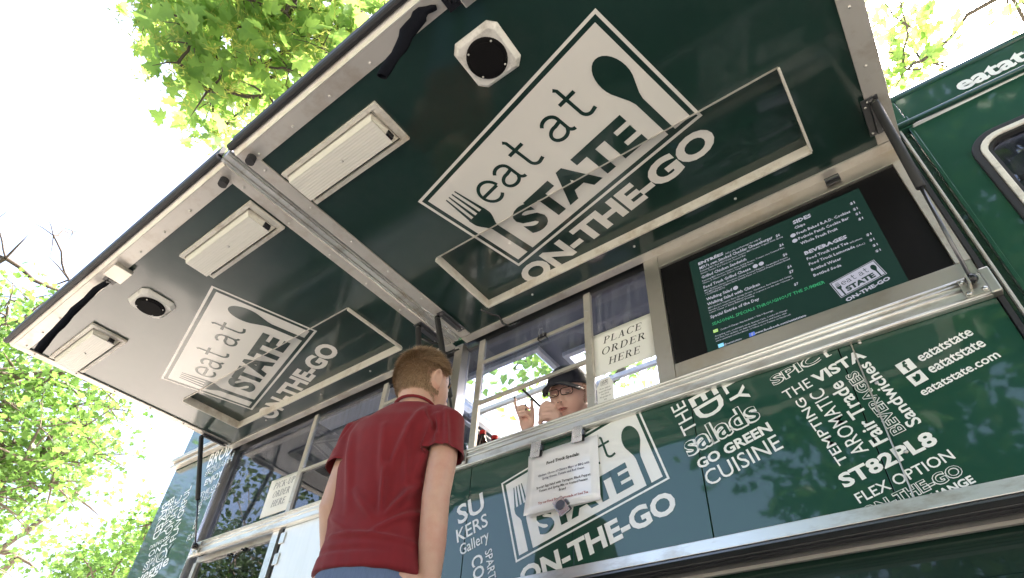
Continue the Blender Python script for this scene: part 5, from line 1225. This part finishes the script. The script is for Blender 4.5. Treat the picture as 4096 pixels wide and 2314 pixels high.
def grow(clusters, root, parent, m, r0, rnd, name='branch', twigs=2, tr=.35):
    """connect every cluster back to the trunk with tapered crooked limbs"""
    nodes = [(Vector(root), None)]; cl = sorted([Vector(c) for c in clusters], key=lambda c: (c - Vector(root)).length); kids = {0: 0}
    for c in cl:
        best = min(range(len(nodes)), key=lambda i: (nodes[i][0] - c).length + .25 * (nodes[i][0] - Vector(root)).length)
        nodes.append((c, best)); kids[len(nodes) - 1] = 1
        i = best
        while i is not None: kids[i] = kids.get(i, 0) + 1; i = nodes[i][1]
    mb = MB(); tot = max(2, kids[0])
    for i, (p, par) in enumerate(nodes):
        if par is None: continue
        q = nodes[par][0]; ra = r0 * (kids[i] / tot) ** .5 * .9 + .004; rb = r0 * ((kids[i] - .5) / tot) ** .5 * .75 + .003
        L = (p - q).length; P = []; K = 5
        for j in range(K + 1):
            t = j / K; o = Vector((noise.noise(q * 3 + Vector((t * 2, 0, 0))), noise.noise(q * 3 + Vector((0, t * 2, 5))), noise.noise(p * 3 + Vector((3, 0, t * 2))))) * L * .16 * math.sin(math.pi * t)
            P.append(q.lerp(p, t) + o)
        mb.tube(P, [ra + (rb - ra) * j / K for j in range(K + 1)], 6 if ra < .03 else 9, cap=False)
        for _ in range(twigs):
            d = Vector((rnd.gauss(0, 1), rnd.gauss(0, 1), rnd.gauss(0, .7))).normalized() * tr * rnd.uniform(.5, 1); mb.tube([p, p + d * .5 + Vector((0, 0, .02)), p + d], [rb * .7, rb * .5, .0015], 5, cap=False)
    return obj(name, mb, m, parent, smooth=True)
def foliage(clusters, rad, per, size, rnd, m, parent, name='foliage', tris=2, droop=.7, squash=.8):
    V = []; F_ = []
    for c in clusters:
        c = Vector(c)
        for _ in range(per):
            d = Vector((rnd.gauss(0, 1), rnd.gauss(0, 1), rnd.gauss(0, squash))) * rad * .55; p = c + d; M_ = rot_to(rnd, droop); s = size * rnd.uniform(.6, 1.25)
            b = len(V)
            if tris == 2: sh = [(0, 0, 0), (.42, .35, .06), (0, 1, -.08), (-.42, .35, .06)]; ff = [(0, 1, 2), (0, 2, 3)]
            else: sh = [(0, .3, 0)] + [(x, y, -.12 * (y - .3) ** 2 + .1 * abs(x)) for x, y in MO[::2]]; k = len(sh) - 1; ff = [(0, 1 + i, 1 + (i + 1) % k) for i in range(k)]
            for q in sh: V.append(tuple(p + M_ @ (Vector(q) * s)))
            F_ += [tuple(b + i for i in f) for f in ff]
    me = bpy.data.meshes.new(name); me.from_pydata(V, [], F_); me.materials.append(m)
    o = bpy.data.objects.new(name, me); C.objects.link(o)
    if parent: o.parent = parent; o.location = -worldloc(parent)
    o['kind'] = 'stuff'; return o

rnd = random.Random(11)
# --- near maple: its trunk stands behind the truck, its boughs reach over the roof
near = CLUSTERS['NEAR']
mt = thing('maple_tree', 'maple tree reaching over the truck with large pale green leaves and seed clusters', 'tree', (-3.6, 5.2, 0))
mb = MB(); mb.tube([(-3.6, 5.2, 0), (-3.55, 5.0, 1.5), (-3.5, 4.7, 3.2), (-3.3, 4.0, 4.8)], [.30, .24, .20, .14], 16); obj('trunk', mb, G['bark'], mt, smooth=True)
over = [(-2.4 + rnd.uniform(-1.3, 2.2), rnd.uniform(1.5, 4.2), rnd.uniform(4.8, 6.6)) for _ in range(46)]
grow(near + [(-2.9, 1.5, 5.1), (-2.6, .6, 5.0), (-2.2, -.2, 4.9)], (-3.3, 4.0, 4.8), mt, G['twig'], .045, rnd, twigs=3, tr=.22)
grow(over, (-3.3, 4.0, 4.8), mt, G['bark'], .08, rnd, twigs=2)
LM = [leaf_mesh('leaf', b, G['leaf_near']) for b in (.05, .22, -.12)]
Cw = Vector((0, -1.72, .35)); cand = []
for c in near:
    for _ in range(15):
        p = Vector(c) + Vector((rnd.gauss(0, 1), rnd.gauss(0, 1), rnd.gauss(0, .6))) * .12
        cand.append((p, rot_to(rnd, .55), rnd.uniform(.070, .125)))
cand.sort(key=lambda q: (q[0] - Cw).length / q[2])
for i, (p, M_, s) in enumerate(cand[:290]):
    o = bpy.data.objects.new('leaf', LM[i % 3]); C.objects.link(o); o.parent = mt
    o.matrix_local = Matrix.Translation(p - mt.location) @ M_.to_4x4() @ Matrix.Scale(s, 4)
V = []; F_ = []
for p, M_, s in cand[290:]:
    b = len(V); sh = [(0, .28, 0)] + [(x, y, .1 * abs(x) - .12 * (y - .3) ** 2) for x, y in MO]
    V += [tuple(p + M_ @ (Vector(q) * s)) for q in sh]; k = len(MO); F_ += [(b, b + 1 + i, b + 1 + (i + 1) % k) for i in range(k)]
me = bpy.data.meshes.new('foliage'); me.from_pydata(V, [], F_); me.materials.append(G['leaf_near'])
o = bpy.data.objects.new('foliage', me); C.objects.link(o); o.parent = mt; o.location = -mt.location; o['kind'] = 'stuff'
V = []; F_ = []
for c in near:                                   # winged seeds in hanging pairs
    for _ in range(9):
        p = Vector(c) + Vector((rnd.gauss(0, 1), rnd.gauss(0, 1), rnd.gauss(0, .6) - .3)) * .11
        for _k in range(6):
            M_ = rot_to(rnd, 1.1); q = p + Vector((rnd.gauss(0, .018), rnd.gauss(0, .018), rnd.gauss(0, .018))); b = len(V); s = .045
            V += [tuple(q + M_ @ (Vector(t) * s)) for t in ((0, 0, 0), (.5, .10, .02), (1.0, .38, .0), (.55, .34, .03), (-.5, .10, .02), (-1.0, .38, 0), (-.55, .34, .03))]
            F_ += [(b, b + 1, b + 2, b + 3), (b, b + 4, b + 5, b + 6)]
me = bpy.data.meshes.new('seed_clusters'); me.from_pydata(V, [], F_); me.materials.append(G['samara'])
o = bpy.data.objects.new('seed_clusters', me); C.objects.link(o); o.parent = mt; o.location = -mt.location; o['kind'] = 'stuff'
foliage(over, .55, 90, .13, rnd, G['leaf_near'], mt)

# --- trees beyond the rear of the truck and behind it
def tree(label, base, top, cl, r, per, size, m, rad=.7, r0=.16, group='trees beyond the truck', tw=2, tris=2):
    t = thing('leafy_tree', label, 'tree', base, group)
    b, p = Vector(base), Vector(top); mb = MB(); mb.tube([b, b.lerp(p, .4) + Vector((.12, .05, 0)), p], [r, r * .8, r * .62], 12); obj('trunk', mb, G['bark'], t, smooth=True)
    grow(cl, top, t, G['bark'], r0, rnd, twigs=tw, tr=.7); foliage(cl, rad, per, size, rnd, m, t, tris=tris); return t
tree('bright yellow-green tree left of the raised awnings with crossing limbs', (-13.6, -1.5, 0), (-13.0, -1.2, 3.4), CLUSTERS['LEFTA'], .28, 78, .080, G['leaf_far'], .52, .17, tw=4, tris=3)
tree('pale sparse tree at the lower left edge below the limbs', (-17.5, 2.5, 0), (-16.8, 2.2, 2.2), CLUSTERS['LEFTB'] + CLUSTERS['SPARSE'], .22, 38, .085, G['leaf_far'], .55, .07, tris=3)
tree('low tree peeping out beside the rear corner of the truck', (-15.6, 5.2, 0), (-15.4, 5.0, 1.8), CLUSTERS['LOWER'], .22, 130, .10, G['leaf_far'], .55, .1, tris=3)
bare = [(-10.2, -1.9, 7.4), (-10.6, -1.2, 8.0), (-9.9, -1.5, 6.7), (-10.9, -.6, 7.6), (-10.3, -.4, 6.9), (-11.0, -1.0, 8.6), (-10.7, -.1, 7.9), (-10.9, .3, 7.3)]
grow(bare, (-11.3, -1.6, 5.9), bpy.data.objects['leafy_tree'], G['twig'], .035, rnd, name='bare_branch', twigs=4, tr=.55)
tree('tree glimpsed against the glare between the awning and the cab roof', (5.2, 8.6, 0), (4.2, 7.6, 5.0), CLUSTERS['RIGHT'][:7] + CLUSTERS['RIGHT2'][:2], .22, 22, .12, G['leaf_near'], .33, .025, tris=3)
# --- trees across the street, behind the camera: they show in the glass and the glossy paint
rr_ = random.Random(29)
for i, (x, y, h, w_) in enumerate(((-36, -13, 16, 5.2), (-27, -11, 15, 4.6), (-19.5, -10, 11, 3.0), (-10.5, -16, 5.5, 2.0), (-19.0, -14, 9, 2.6), (0.5, -9.5, 15, 4.5), (8.5, -9.5, 16, 4.6), (15.5, -10, 15, 4.6))):
    cl = []; nn = 34 if x < -12 else 80 if w_ > 4 else 46 if w_ > 2.7 else 26
    while len(cl) < nn:
        p = Vector((rr_.gauss(0, .5), rr_.gauss(0, .5), rr_.gauss(0, .45)))
        if p.length < 1: cl.append((x + p.x * w_, y + p.y * w_, h * .58 + p.z * h * .46))
    lab = ['broad tree across the street, farthest to the left of the camera', 'tall tree across the street, second from the far left', 'tree across the street, third from the far left', 'small low tree across the street left of the camera',
           'dense tree standing behind the third tree across the street', 'tallest tree across the street right behind the camera', 'tree across the street facing the cab', 'rightmost tree across the street'][i]
    tree(lab, (x, y, 0), (x + .2, y, h * .34), cl, .26, 230 if x > 0 else 85, .32 if x > 0 else .24, G['leaf_dark'], 1.0, .15, 'trees across the street behind the camera')
